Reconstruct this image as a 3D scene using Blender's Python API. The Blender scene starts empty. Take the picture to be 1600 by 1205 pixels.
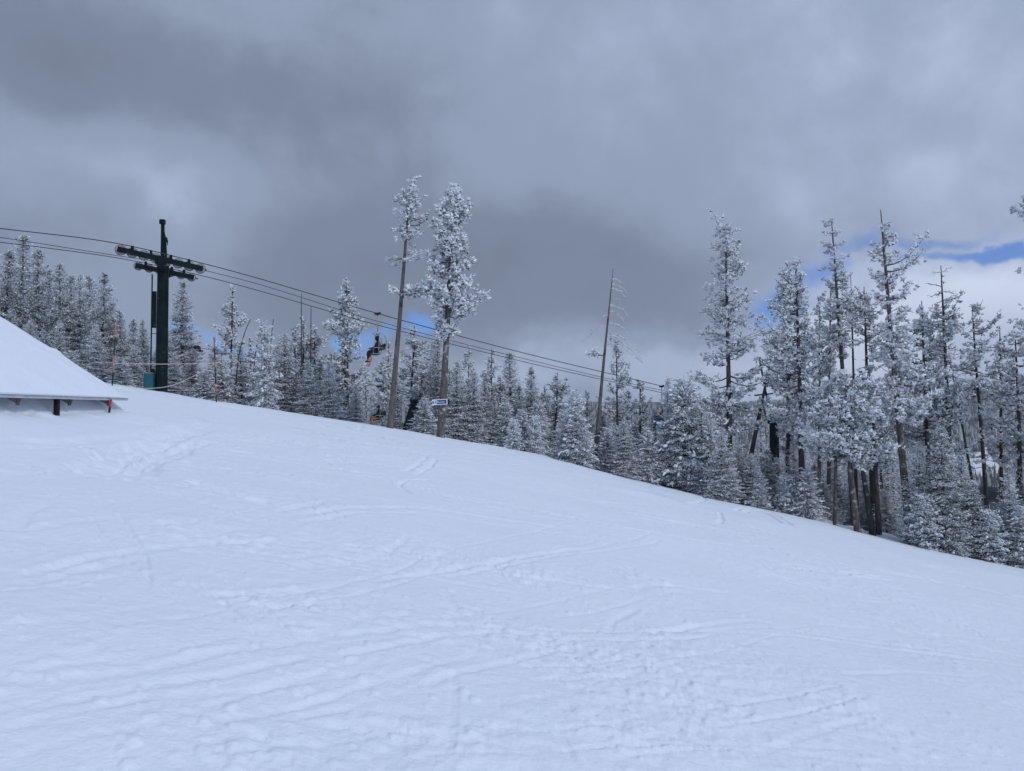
import bpy, math, random
import numpy as np
from mathutils import Vector, Matrix

RNG = np.random.default_rng(11)
random.seed(11)
SC = bpy.context.scene
COL = SC.collection
F, CU, CV, VH = 1164.0, 800.0, 602.5, 640.0
PITCH = math.atan((VH - CV) / F)
EYE = 1.65
PI = math.pi

# ------------------------------------------------------------------ camera rays
def ray(u, v):
    a = (u - CU) / F
    b = (CV - v) / F
    y = math.cos(PITCH) - b * math.sin(PITCH)
    z = math.sin(PITCH) + b * math.cos(PITCH)
    return a / y, z / y                      # x and z (from the eye) per metre of depth

def P(u, v, Y):
    a, b = ray(u, v)
    return Vector((a * Y, Y, EYE + b * Y))

# ------------------------------------------------------------------ noise
def _hash(ix, iy, seed):
    h = (ix.astype(np.int64) * 374761393 + iy.astype(np.int64) * 668265263 + seed * 974711) & 0xffffffff
    h = ((h ^ (h >> 13)) * 1274126177) & 0xffffffff
    h = h ^ (h >> 16)
    return (h & 0xffff) / 65535.0

def vnoise(x, y, seed=0):
    ix = np.floor(x); iy = np.floor(y)
    fx = x - ix; fy = y - iy
    fx = fx * fx * fx * (fx * (fx * 6 - 15) + 10); fy = fy * fy * fy * (fy * (fy * 6 - 15) + 10)
    a = _hash(ix, iy, seed); b = _hash(ix + 1, iy, seed)
    c = _hash(ix, iy + 1, seed); d = _hash(ix + 1, iy + 1, seed)
    return (a + (b - a) * fx) * (1 - fy) + (c + (d - c) * fx) * fy - 0.5

def fbm(x, y, oct=4, seed=0):
    r = 0; amp = 1.0
    for k in range(oct):
        ca, sa = math.cos(0.7 * k + .4), math.sin(0.7 * k + .4)
        r = r + amp * vnoise((x * ca - y * sa) * 2 ** k + 17.3 * k, (x * sa + y * ca) * 2 ** k - 9.1 * k, seed + k)
        amp *= 0.5
    return r

def clods(x, y, seed, rmin=.18, rmax=.42, keep=.5):
    '''round lumps scattered on a jittered grid, heights 0..1'''
    ix = np.floor(x); iy = np.floor(y); h = np.zeros_like(x)
    for dx in (-1, 0, 1):
        for dy in (-1, 0, 1):
            cx, cy = ix + dx, iy + dy
            px = cx + _hash(cx, cy, seed); py = cy + _hash(cx, cy, seed + 1)
            k = _hash(cx, cy, seed + 2); r = rmin + (rmax - rmin) * _hash(cx, cy, seed + 3) ** 2
            d = ((x - px) ** 2 + (y - py) ** 2) / (r * r)
            h = np.maximum(h, np.where(k < keep, r / rmax, 0) * np.clip(1 - d, 0, 1) ** .7)
    return h

def sstep(a, b, x):
    t = np.clip((x - a) / (b - a), 0, 1)
    return t * t * (3 - 2 * t)

# ------------------------------------------------------------------ terrain
_kx = np.array([-90, -60, -30, -17.5, -14.2, -10.3, -3.78, 0, 7.04, 13.4, 19.07, 24.7, 40, 90.])
_ka = np.array([9.0, 6.5, 3.2, 1.36, .82, .19, -.92, -1.65, -3.3, -4.7, -5.97, -7.1, -9.9, -17.])
_gx = np.arange(-90, 90.01, .25)
_ga = np.interp(_gx, _kx, _ka)
_k = np.exp(-np.linspace(-2, 2, 25) ** 2); _k /= _k.sum()
_ga = np.convolve(np.pad(_ga, 12, mode='edge'), _k, mode='valid')
_ycx = np.array([-90, -17, -4, 0, 7, 13, 19, 25, 40, 90.])
_ycy = np.array([40, 37.6, 41, 42, 41.5, 39.5, 37.7, 36, 34, 32.])

# the shelter roof frame: corner of the eave, eave direction (towards the camera), up-slope direction
RC = P(200, 622.5, 18.0)
_n = math.hypot(.07, 1)
RE = Vector((.07 / _n, -1 / _n, 0))
RU = Vector((-1 / _n, -.07 / _n, 0))
RP = .60

def base(x, y):
    x = np.asarray(x, float); y = np.asarray(y, float)
    yc = np.interp(x, _ycx, _ycy)
    z = EYE + np.interp(x, _gx, _ga) - .0122 * y
    d = y - yc
    soft = np.where(d > 8, d, np.log1p(np.exp(np.clip(d, -30, 8) * 1.6)) / 1.6)
    z = z - .115 * soft
    # bank of snow in front of and under the shelter
    le = (x - RC.x) * RE.x + (y - RC.y) * RE.y       # along the eave
    lu = (x - RC.x) * RU.x + (y - RC.y) * RU.y       # up the slope
    w = sstep(-1.6, .6, le) * (1 - sstep(8, 10, le))
    z = z + .16 * w * np.exp(-((lu + .3) / 2.2) ** 2)
    rise = np.clip(lu - .15, 0, 1.3)
    z = z + w * rise * 1.0
    z = z + sstep(0, 6, x) * (1 - sstep(27, 36, x)) * np.exp(-((d - 2.6) / 1.7) ** 2) * np.clip(.22 + .95 * fbm(x * .38, y * .38, 3, 123), 0, .75)
    far = np.clip(np.hypot(x, y) - 110, 0, None)
    return z - .0001 * far ** 1.6

def gz(x, y):
    return float(base(np.array([x]), np.array([y]))[0])

def hit(u, v):
    a, b = ray(u, v)
    ys = np.geomspace(1.2, 60, 900)
    dz = EYE + b * ys - base(a * ys, ys)
    k = np.argmax(dz < 0) if (dz < 0).any() else len(ys) - 1
    Y = ys[k]
    return a * Y, Y

# ------------------------------------------------------------------ mesh helpers
def mesh_from(name, V, Q, M, mats, smooth=False):
    me = bpy.data.meshes.new(name)
    V = np.ascontiguousarray(V, np.float32); Q = np.ascontiguousarray(Q, np.int32)
    me.vertices.add(len(V)); me.vertices.foreach_set('co', V.ravel())
    me.loops.add(Q.size); me.loops.foreach_set('vertex_index', Q.ravel())
    me.polygons.add(len(Q))
    me.polygons.foreach_set('loop_start', np.arange(0, Q.size, Q.shape[1], dtype=np.int32))
    me.polygons.foreach_set('loop_total', np.full(len(Q), Q.shape[1], np.int32))
    if M is not None:
        me.polygons.foreach_set('material_index', np.ascontiguousarray(M, np.int32))
    if smooth is not False:
        s = np.full(len(Q), bool(smooth)) if np.isscalar(smooth) else smooth
        me.polygons.foreach_set('use_smooth', s)
    for m in mats: me.materials.append(m)
    me.update(calc_edges=True)
    return me

def link(name, me, parent=None):
    o = bpy.data.objects.new(name, me)
    COL.objects.link(o)
    if parent: o.parent = parent
    return o

def empty(name, loc, rz=0):
    o = bpy.data.objects.new(name, None); COL.objects.link(o)
    o.empty_display_size = .3
    o.location = loc; o.rotation_euler = (0, 0, rz)
    return o

def tag(o, label=None, cat=None, group=None, kind=None):
    if label: o['label'] = label
    if cat: o['category'] = cat
    if group: o['group'] = group
    if kind: o['kind'] = kind
    return o

class QB:
    """quads only, gathered with numpy: foliage, tubes, pads"""
    def __init__(s): s.V = []; s.Q = []; s.M = []; s.S = []; s.n = 0
    def add(s, V, Q, m, smooth=False):
        V = np.asarray(V, float).reshape(-1, 3); Q = np.asarray(Q).reshape(-1, 4)
        s.V.append(V); s.Q.append(Q + s.n); s.n += len(V)
        s.M.append(np.full(len(Q), m) if np.isscalar(m) else np.asarray(m))
        s.S.append(np.full(len(Q), smooth))
    def rhombs(s, A, D, W, m):
        """A start points, D axis vectors, W half width vectors"""
        n = len(A)
        V = np.stack([A, A + D * .55 + W, A + D, A + D * .55 - W], 1).reshape(-1, 3)
        s.add(V, np.arange(4 * n).reshape(n, 4), m)
    def tube(s, pts, rad, m, sides=5, smooth=True):
        pts = np.asarray(pts, float); n = len(pts); rad = np.broadcast_to(np.asarray(rad, float), (n,))
        t = np.gradient(pts, axis=0); t /= np.linalg.norm(t, axis=1)[:, None] + 1e-9
        ref = np.where(np.abs(t[:, 2:3]) > .9, np.array([[1., 0, 0]]), np.array([[0, 0, 1.]]))
        a = np.cross(t, ref); a /= np.linalg.norm(a, axis=1)[:, None] + 1e-9
        b = np.cross(t, a)
        ph = np.arange(sides) * 2 * PI / sides
        V = pts[:, None] + rad[:, None, None] * (np.cos(ph)[None, :, None] * a[:, None] + np.sin(ph)[None, :, None] * b[:, None])
        i = np.arange(n - 1)[:, None] * sides; j = np.arange(sides)[None]; k = (j + 1) % sides
        Q = np.stack([i + j, i + k, i + sides + k, i + sides + j], -1).reshape(-1, 4)
        s.add(V.reshape(-1, 3), Q, m, smooth)
    def blobs(s, C, R, m, rng):
        """soft snow pads: squashed quad spheres; C (n,3) R (n,3)"""
        V0, Q0 = CUBE
        n = len(C)
        jit = 1 + .16 * rng.normal(size=(n, len(V0), 1))
        V = C[:, None] + V0[None] * R[:, None] * jit
        Q = Q0[None] + (np.arange(n) * len(V0))[:, None, None]
        s.add(V.reshape(-1, 3), Q.reshape(-1, 4), m, True)
    def pad(s, c, d, a, b, t, m, rng):
        d = d / np.linalg.norm(d); y = np.cross([0, 0, 1.], d); y /= np.linalg.norm(y) + 1e-9; z = np.cross(d, y)
        V0, Q0 = CUBE
        jit = 1 + .2 * rng.normal(size=(len(V0), 1))
        V = (V0[:, :1] * a * d + V0[:, 1:2] * b * y + V0[:, 2:] * t * z) * jit + c
        s.add(V, Q0, m, True)
    def mesh(s, name, mats):
        if not s.V: return mesh_from(name, np.zeros((0, 3)), np.zeros((0, 4), int), None, mats)
        return mesh_from(name, np.concatenate(s.V), np.concatenate(s.Q), np.concatenate(s.M), mats, np.concatenate(s.S))

def cube_sphere(k=3):
    vs = {}; V = []; Q = []
    def idx(p):
        q = tuple(round(c, 4) for c in p)
        if q not in vs:
            vs[q] = len(V); v = np.array(p); V.append(v / np.linalg.norm(v))
        return vs[q]
    for ax in range(3):
        for sg in (-1, 1):
            for i in range(k):
                for j in range(k):
                    c = []
                    for di, dj in ((0, 0), (1, 0), (1, 1), (0, 1)):
                        p = [0, 0, 0]; p[ax] = sg; p[(ax + 1) % 3] = -1 + 2 * (i + di) / k; p[(ax + 2) % 3] = -1 + 2 * (j + dj) / k
                        c.append(idx(p))
                    Q.append(c if sg > 0 else c[::-1])
    return np.array(V), np.array(Q)
CUBE = cube_sphere(3)
CUBE1 = cube_sphere(1)
Q0_DOWN = int(np.argmin(CUBE1[0][CUBE1[1]][:, :, 2].mean(1)))

class MB:
    """boxes, bars, tubes, lathes for built things -> one mesh"""
    def __init__(s): s.V = []; s.F = []; s.M = []
    def _add(s, V, Fc, m=0):
        n = len(s.V); s.V += [tuple(v) for v in V]
        for f in Fc: s.F.append(tuple(i + n for i in f)); s.M.append(m)
    def box(s, c, size, rot=None, m=0, bev=0.0):
        hx, hy, hz = [q / 2 for q in size]
        b = min(bev, hx * .8, hy * .8, hz * .8)
        if b <= 0:
            V = [Vector((x, y, z)) for z in (-hz, hz) for x, y in ((-hx, -hy), (hx, -hy), (hx, hy), (-hx, hy))]
            Fc = [(3, 2, 1, 0), (4, 5, 6, 7), (0, 1, 5, 4), (1, 2, 6, 5), (2, 3, 7, 6), (3, 0, 4, 7)]
        else:
            V = []; Fc = []
            def ring(x, y, z): return [Vector(p) for p in ((-x + b, -y, z), (x - b, -y, z), (x, -y + b, z), (x, y - b, z), (x - b, y, z), (-x + b, y, z), (-x, y - b, z), (-x, -y + b, z))]
            V += ring(hx - b * .5, hy - b * .5, -hz) + ring(hx, hy, -hz + b) + ring(hx, hy, hz - b) + ring(hx - b * .5, hy - b * .5, hz)
            for k in range(3):
                for i in range(8): Fc.append((k * 8 + i, k * 8 + (i + 1) % 8, k * 8 + 8 + (i + 1) % 8, k * 8 + 8 + i))
            Fc.append(tuple(range(7, -1, -1))); Fc.append(tuple(range(24, 32)))
        R = rot.to_matrix() if rot is not None and hasattr(rot, 'to_matrix') else rot
        c = Vector(c)
        s._add([(R @ v if R else v) + c for v in V], Fc, m)
    def beam(s, a, b, w, h, m=0, bev=0.0, up=Vector((0, 0, 1))):
        a = Vector(a); b = Vector(b); d = (b - a); L = d.length; x = d.normalized()
        y = up.cross(x); y = y.normalized() if y.length > 1e-4 else Vector((0, 1, 0)); z = x.cross(y)
        R = Matrix((x, y, z)).transposed()
        s.box((a + b) / 2, (L, w, h), R, m, bev)
    def tube(s, pts, r, sides=8, m=0, cap=True):
        pts = [Vector(p) for p in pts]; n = len(pts)
        rs = r if isinstance(r, (list, tuple)) else [r] * n
        V = []; ref = None
        for i, p in enumerate(pts):
            t = (pts[min(i + 1, n - 1)] - pts[max(i - 1, 0)]).normalized()
            if ref is None: ref = Vector((0, 0, 1)) if abs(t.z) < .9 else Vector((1, 0, 0))
            a = t.cross(ref).normalized(); b = t.cross(a); ref = -t.cross(a).cross(t).cross(t) if False else ref
            V += [p + rs[i] * (math.cos(q) * a + math.sin(q) * b) for q in [2 * PI * k / sides for k in range(sides)]]
        Fc = []
        for i in range(n - 1):
            for k in range(sides):
                Fc.append((i * sides + k, i * sides + (k + 1) % sides, (i + 1) * sides + (k + 1) % sides, (i + 1) * sides + k))
        if cap: Fc.append(tuple(range(sides - 1, -1, -1))); Fc.append(tuple((n - 1) * sides + k for k in range(sides)))
        s._add(V, Fc, m)
    def lathe(s, c, axis, prof, sides=20, m=0):
        """prof: list of (distance along axis, radius)"""
        c = Vector(c); ax = Vector(axis).normalized()
        ref = Vector((0, 0, 1)) if abs(ax.z) < .9 else Vector((1, 0, 0))
        a = ax.cross(ref).normalized(); b = ax.cross(a)
        V = []
        for d, r in prof: V += [c + ax * d + r * (math.cos(q) * a + math.sin(q) * b) for q in [2 * PI * k / sides for k in range(sides)]]
        Fc = []
        for i in range(len(prof) - 1):
            for k in range(sides): Fc.append((i * sides + k, i * sides + (k + 1) % sides, (i + 1) * sides + (k + 1) % sides, (i + 1) * sides + k))
        Fc.append(tuple(range(sides - 1, -1, -1))); Fc.append(tuple((len(prof) - 1) * sides + k for k in range(sides)))
        s._add(V, Fc, m)
    def ring(s, c, axis, R, r, sides=20, m=0, k=6):
        c = Vector(c); ax = Vector(axis).normalized()
        ref = Vector((0, 0, 1)) if abs(ax.z) < .9 else Vector((1, 0, 0))
        a = ax.cross(ref).normalized(); b = ax.cross(a)
        V = []; Fc = []
        for i in range(sides):
            q = 2 * PI * i / sides; e = math.cos(q) * a + math.sin(q) * b
            V += [c + e * (R + r * math.cos(w)) + ax * r * math.sin(w) for w in [2 * PI * j / k for j in range(k)]]
        for i in range(sides):
            for j in range(k): Fc.append((i * k + j, i * k + (j + 1) % k, ((i + 1) % sides) * k + (j + 1) % k, ((i + 1) % sides) * k + j))
        s._add(V, Fc, m)
    def build(s, name, mats, parent=None, smooth=False):
        me = bpy.data.meshes.new(name)
        me.from_pydata(s.V, [], s.F); me.update()
        import bmesh
        bm = bmesh.new(); bm.from_mesh(me); bmesh.ops.recalc_face_normals(bm, faces=bm.faces); bm.to_mesh(me); bm.free()
        mats = mats if isinstance(mats, (list, tuple)) else [mats]
        for m in mats: me.materials.append(m)
        if len(mats) > 1: me.polygons.foreach_set('material_index', np.array(s.M, np.int32))
        if smooth: me.polygons.foreach_set('use_smooth', np.ones(len(me.polygons), bool))
        return link(name, me, parent)

# ------------------------------------------------------------------ materials
def new_mat(name):
    m = bpy.data.materials.new(name); m.use_nodes = True
    nt = m.node_tree; b = nt.nodes['Principled BSDF']
    return m, nt, b

def noise_mat(name, c1, c2, scale=8, rough=.8, stretch=(1, 1, 1), lo=.35, hi=.65, bump=0.0, bscale=None, metallic=0, c3=None, c3scale=3, c3lo=.55, c3hi=.62, spec=.3, topsnow=None):
    m, nt, b = new_mat(name)
    N = nt.nodes; L = nt.links
    tc = N.new('ShaderNodeTexCoord'); mp = N.new('ShaderNodeMapping'); mp.inputs['Scale'].default_value = stretch
    L.new(tc.outputs['Object'], mp.inputs['Vector'])
    n1 = N.new('ShaderNodeTexNoise'); n1.inputs['Scale'].default_value = scale; n1.inputs['Detail'].default_value = 5
    L.new(mp.outputs[0], n1.inputs['Vector'])
    mr = N.new('ShaderNodeMapRange'); mr.inputs['From Min'].default_value = lo; mr.inputs['From Max'].default_value = hi
    L.new(n1.outputs['Fac'], mr.inputs['Value'])
    mx = N.new('ShaderNodeMix'); mx.data_type = 'RGBA'
    mx.inputs[6].default_value = (*c1, 1); mx.inputs[7].default_value = (*c2, 1)
    L.new(mr.outputs[0], mx.inputs[0]); out = mx.outputs[2]
    if c3:
        n3 = N.new('ShaderNodeTexNoise'); n3.inputs['Scale'].default_value = c3scale; n3.inputs['Detail'].default_value = 6
        L.new(tc.outputs['Object'], n3.inputs['Vector'])
        m3 = N.new('ShaderNodeMapRange'); m3.inputs['From Min'].default_value = c3lo; m3.inputs['From Max'].default_value = c3hi
        L.new(n3.outputs['Fac'], m3.inputs['Value'])
        x3 = N.new('ShaderNodeMix'); x3.data_type = 'RGBA'; x3.inputs[7].default_value = (*c3, 1)
        L.new(m3.outputs[0], x3.inputs[0]); L.new(out, x3.inputs[6]); out = x3.outputs[2]
    L.new(out, b.inputs['Base Color'])
    b.inputs['Roughness'].default_value = rough; b.inputs['Metallic'].default_value = metallic
    b.inputs['Specular IOR Level'].default_value = spec
    if bump:
        bp = N.new('ShaderNodeBump'); bp.inputs['Strength'].default_value = bump; bp.inputs['Distance'].default_value = .02
        L.new(n1.outputs['Fac'], bp.inputs['Height']); L.new(bp.outputs[0], b.inputs['Normal'])
    return m

M = {}
M['frost'] = noise_mat('rime_frost', (.76, .79, .83), (.88, .90, .93), 3, .85, spec=.1)
M['needle'] = noise_mat('needles', (.040, .052, .045), (.098, .112, .098), 4, .8, spec=.15)
M['greyneedle'] = noise_mat('frosted_needles', (.34, .37, .37), (.52, .55, .57), 4, .85, spec=.1)
M['pad'] = noise_mat('snow_pads', (.80, .83, .88), (.86, .88, .91), 3, .75, spec=.15)
M['bark'] = noise_mat('pine_bark', (.055, .047, .044), (.160, .137, .126), 9, .9, (1, 1, .25), .3, .7, .5, c3=(.42, .42, .43), c3scale=4, c3lo=.56, c3hi=.70)
M['darkbark'] = noise_mat('dark_bark', (.035, .030, .030), (.12, .105, .10), 9, .9, (1, 1, .25), .3, .7, .5, c3=(.45, .46, .48), c3scale=3, c3lo=.62, c3hi=.72)
M['greybark'] = noise_mat('grey_bark', (.070, .062, .057), (.175, .155, .142), 10, .9, (1, 1, .2), .3, .7, .5, c3=(.06, .05, .048), c3scale=2, c3lo=.58, c3hi=.68)
M['twig'] = noise_mat('frosted_twig', (.30, .30, .31), (.72, .74, .78), 5, .85, lo=.3, hi=.55)
M['darktwig'] = noise_mat('bare_twig', (.07, .06, .055), (.30, .30, .30), 4, .85, lo=.45, hi=.7)
M['green'] = noise_mat('dark_green_paint', (.004, .011, .012), (.008, .019, .019), 3, .6, spec=.1, bump=.05, c3=(.10, .12, .12), c3scale=6, c3lo=.66, c3hi=.74)
M['teal'] = noise_mat('teal_paint', (.010, .085, .105), (.018, .12, .14), 4, .45)
M['steel'] = noise_mat('galvanised_steel', (.30, .31, .33), (.45, .46, .48), 6, .45, metallic=.6)
M['black'] = noise_mat('black_rubber', (.010, .010, .012), (.028, .028, .030), 10, .6)
M['rope'] = noise_mat('steel_rope', (.03, .032, .036), (.07, .07, .075), 40, .5, metallic=.4)
M['sheave'] = noise_mat('rimed_sheave', (.22, .19, .19), (.46, .43, .44), 14, .7, c3=(.12, .10, .09), c3scale=9, c3lo=.6, c3hi=.7)
M['orange'] = noise_mat('orange_tape', (.30, .10, .06), (.44, .19, .135), 14, .7, c3=(.75, .72, .72), c3scale=16, c3lo=.60, c3hi=.66)
M['red'] = noise_mat('red_paint', (.40, .03, .035), (.55, .07, .06), 10, .6)
M['yellowrope'] = noise_mat('fence_rope', (.48, .44, .36), (.70, .68, .64), 30, .8)
M['white'] = noise_mat('white_board', (.72, .74, .78), (.82, .83, .86), 6, .5)
M['blue'] = noise_mat('blue_board', (.012, .055, .16), (.02, .085, .22), 6, .45)
M['roofmetal'] = noise_mat('roof_metal', (.42, .44, .47), (.55, .57, .60), 5, .5)
M['wood'] = noise_mat('grey_timber', (.15, .15, .16), (.22, .22, .23), 8, .85, (.3, 4, 4))
M['darkwood'] = noise_mat('black_timber', (.006, .006, .007), (.016, .014, .014), 8, .8)
M['cloth_black'] = noise_mat('black_cloth', (.008, .008, .010), (.022, .022, .026), 12, .85)
M['cloth_brown'] = noise_mat('brown_cloth', (.10, .05, .03), (.19, .10, .06), 12, .85)
M['cloth_orange'] = noise_mat('rust_cloth', (.42, .12, .07), (.55, .19, .11), 12, .85)
M['cloth_blue'] = noise_mat('blue_cloth', (.045, .075, .22), (.085, .13, .32), 12, .85)
M['skin'] = noise_mat('skin', (.45, .27, .20), (.55, .34, .26), 12, .6)
M['pink'] = noise_mat('pink_board', (.62, .14, .15), (.80, .34, .33), 5, .5, c3=(.85, .62, .60), c3scale=5, c3lo=.52, c3hi=.58)

def ground_mat():
    m, nt, b = new_mat('snow')
    N = nt.nodes; L = nt.links
    tc = N.new('ShaderNodeTexCoord')
    def noise(sc, det, st=(1, 1, 1), rz=0, ro=.55):
        mp = N.new('ShaderNodeMapping'); mp.inputs['Scale'].default_value = st; mp.inputs['Rotation'].default_value = (0, 0, rz)
        L.new(tc.outputs['Object'], mp.inputs['Vector'])
        n = N.new('ShaderNodeTexNoise'); n.inputs['Scale'].default_value = sc; n.inputs['Detail'].default_value = det; n.inputs['Roughness'].default_value = ro
        L.new(mp.outputs[0], n.inputs['Vector']); return n.outputs['Fac']
    def math_(op, a, bb):
        n = N.new('ShaderNodeMath'); n.operation = op
        for i, q in enumerate((a, bb)):
            if isinstance(q, (int, float)): n.inputs[i].default_value = q
            else: L.new(q, n.inputs[i])
        return n.outputs[0]
    h = math_('ADD', math_('MULTIPLY', noise(9, 6), .028), math_('MULTIPLY', noise(38, 4), .011))
    h = math_('ADD', h, math_('MULTIPLY', noise(3.2, 5, (.22, 2.4, 1), .25), .006))
    h = math_('ADD', h, math_('MULTIPLY', noise(4.0, 5, (.3, 2.2, 1), -.35), .003))
    bp = N.new('ShaderNodeBump'); bp.inputs['Strength'].default_value = .55; bp.inputs['Distance'].default_value = 1.0
    L.new(h, bp.inputs['Height']); L.new(bp.outputs[0], b.inputs['Normal'])
    mx = N.new('ShaderNodeMix'); mx.data_type = 'RGBA'
    mx.inputs[6].default_value = (.76, .815, .90, 1); mx.inputs[7].default_value = (.82, .865, .935, 1)
    L.new(noise(1.3, 5), mx.inputs[0]); L.new(mx.outputs[2], b.inputs['Base Color'])
    b.inputs['Roughness'].default_value = .65; b.inputs['Specular IOR Level'].default_value = .2
    return m
M['snow'] = ground_mat()

def hill_mat():
    m, nt, b = new_mat('far_forest_floor')
    N = nt.nodes; L = nt.links
    at = N.new('ShaderNodeVertexColor') if False else N.new('ShaderNodeAttribute'); at.attribute_name = 'clearing'
    tc = N.new('ShaderNodeTexCoord'); n = N.new('ShaderNodeTexNoise'); n.inputs['Scale'].default_value = .03; n.inputs['Detail'].default_value = 8
    L.new(tc.outputs['Object'], n.inputs['Vector'])
    mx = N.new('ShaderNodeMix'); mx.data_type = 'RGBA'; mx.inputs[6].default_value = (.05, .062, .07, 1); mx.inputs[7].default_value = (.16, .18, .20, 1)
    L.new(n.outputs['Fac'], mx.inputs[0])
    m2 = N.new('ShaderNodeMix'); m2.data_type = 'RGBA'; m2.inputs[7].default_value = (.85, .87, .9, 1)
    L.new(at.outputs['Fac'], m2.inputs[0]); L.new(mx.outputs[2], m2.inputs[6]); L.new(m2.outputs[2], b.inputs['Base Color'])
    b.inputs['Roughness'].default_value = .9
    return m

# ------------------------------------------------------------------ snow ground
TRACKS = [  # pixel polyline, half width m, depth m, berm
    ([(0, 690), (150, 684), (250, 672), (340, 658)], .18, .07, .04),
    ([(0, 702), (150, 694), (240, 684)], .14, .05, .03),
    ([(140, 745), (150, 728), (168, 708), (215, 690), (280, 675), (350, 662)], .24, .19, .07),
    ([(180, 745), (200, 715), (240, 695), (300, 680)], .22, .19, .07),
    ([(210, 745), (230, 718), (280, 696), (320, 685)], .24, .19, .06),
    ([(295, 750), (330, 762), (370, 777), (425, 790)], .16, .17, .05),
    ([(430, 799), (515, 782)], .07, .04, .03), ([(425, 803), (505, 789)], .06, .04, .02),
    ([(20, 835), (40, 808), (75, 790)], .12, .07, .03), ([(40, 832), (110, 820), (190, 812)], .10, .03, .04),
    ([(0, 912), (125, 875), (280, 855), (450, 850)], .10, .06, .05),
    ([(0, 922), (130, 892), (240, 872)], .12, .05, .03),
    ([(440, 812), (550, 792), (650, 790), (800, 812), (950, 835)], .09, .04, .03),
    ([(450, 822), (560, 802), (660, 800), (810, 824)], .07, .03, .03),
    ([(565, 910), (650, 892), (800, 867), (950, 850)], .07, .04, .04),
    ([(310, 938), (425, 932), (565, 910)], .10, .03, .05),
    ([(600, 865), (640, 832)], .06, .03, .02),
    ([(0, 1075), (225, 1057), (350, 1025), (640, 982), (820, 960)], .08, .04, .05),
    ([(0, 1120), (250, 1075), (350, 1060), (520, 1020)], .07, .05, .04),
    ([(0, 1140), (140, 1112), (260, 1085)], .06, .04, .03),
    ([(480, 1040), (740, 985), (800, 978)], .06, .04, .04), ([(300, 1120), (420, 1075), (560, 1045)], .06, .03, .03),
    ([(280, 1145), (500, 1097), (665, 1045), (760, 1020)], .05, .035, .03),
    ([(340, 1185), (550, 1155), (710, 1127)], .05, .03, .02), ([(0, 1190), (150, 1150), (300, 1125)], .06, .03, .03),
    ([(640, 1082), (700, 1055), (800, 1032), (875, 1010), (950, 1002)], .06, .04, .05),
    ([(1095, 1085), (1145, 1112), (1195, 1142)], .05, .035, .035),
    ([(1270, 1070), (1330, 1098), (1385, 1125)], .04, .03, .02),
    ([(1390, 988), (1450, 1005)], .04, .025, .02), ([(885, 887), (930, 910)], .05, .03, .02),
    ([(1195, 985), (1260, 985), (1355, 995)], .04, .02, .03),
    ([(980, 915), (1050, 905), (1150, 920)], .08, .03, .05), ([(990, 985), (1100, 970), (1200, 960)], .07, .02, .05),
    ([(700, 1200), (712, 1100), (705, 1040)], .05, .03, .02), ([(860, 1130), (895, 1180), (900, 1205)], .05, .02, .02),
    ([(690, 915), (720, 960), (735, 985)], .07, .035, .02),
    ([(1000, 940), (960, 960), (950, 985)], .06, .03, .02),
    ([(1150, 1190), (1300, 1130), (1400, 1110)], .06, .02, .03), ([(1290, 1048), (1400, 1042), (1550, 1052)], .06, .02, .03),
]
for _i in range(34):   # fine parallel runs down the piste
    _u = RNG.uniform(430, 1400); _v = np.interp(_u, [250, 600, 860, 1150, 1420, 1600], [640, 676, 722, 792, 858, 900]) + RNG.uniform(1, 4) + 90 * RNG.random() ** 1.4
    _l = RNG.uniform(80, 300); _s = RNG.uniform(.10, .26)
    TRACKS.append(([(_u, _v), (_u + _l * .5, _v + _l * .5 * _s), (_u + _l, _v + _l * _s * 1.1)], RNG.uniform(.04, .09), RNG.uniform(.012, .03), RNG.uniform(.01, .02)))
for _i in range(46):   # cross-slope scrapes nearer the viewer
    _u = RNG.uniform(-100, 1300); _v = RNG.uniform(850, 1190)
    _l = RNG.uniform(120, 420); _s = RNG.uniform(-.26, -.10) if _u < 900 else RNG.uniform(-.1, .25)
    TRACKS.append(([(_u, _v), (_u + _l * .5, _v + _l * .5 * _s + 4), (_u + _l, _v + _l * _s)], RNG.uniform(.02, .05), RNG.uniform(.014, .032), RNG.uniform(.010, .028)))

for _i in range(85):   # ski and board lines running every way over the slope
    _y = 3.2 + 31 * RNG.random() ** 1.35; _x = RNG.uniform(-.62, .66) * _y
    _h = math.radians(RNG.choice([RNG.uniform(12, 50), RNG.uniform(-55, -18), RNG.uniform(60, 100)], p=[.5, .38, .12])); _L = RNG.uniform(.35, 1.0) * (2.5 + .33 * _y)
    _k = RNG.normal(0, .5) / _L; _t = np.linspace(-.5, .5, 7) * _L
    _px = _x + np.cumsum(np.cos(_h + _k * _t)) * _L / 7 - _L * math.cos(_h) / 2; _py = _y + np.cumsum(np.sin(_h + _k * _t)) * _L / 7 - _L * math.sin(_h) / 2
    _py = np.clip(_py, 2.4, 44)
    _w = .022 + .0021 * _y
    for _o in ((0, .19 + .006 * _y) if RNG.random() < .55 else (0,)):
        TRACKS.append((np.stack([_px - math.sin(_h) * _o, _py + math.cos(_h) * _o], 1), _w, .030 + .0018 * _y, .020 + .001 * _y))

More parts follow.
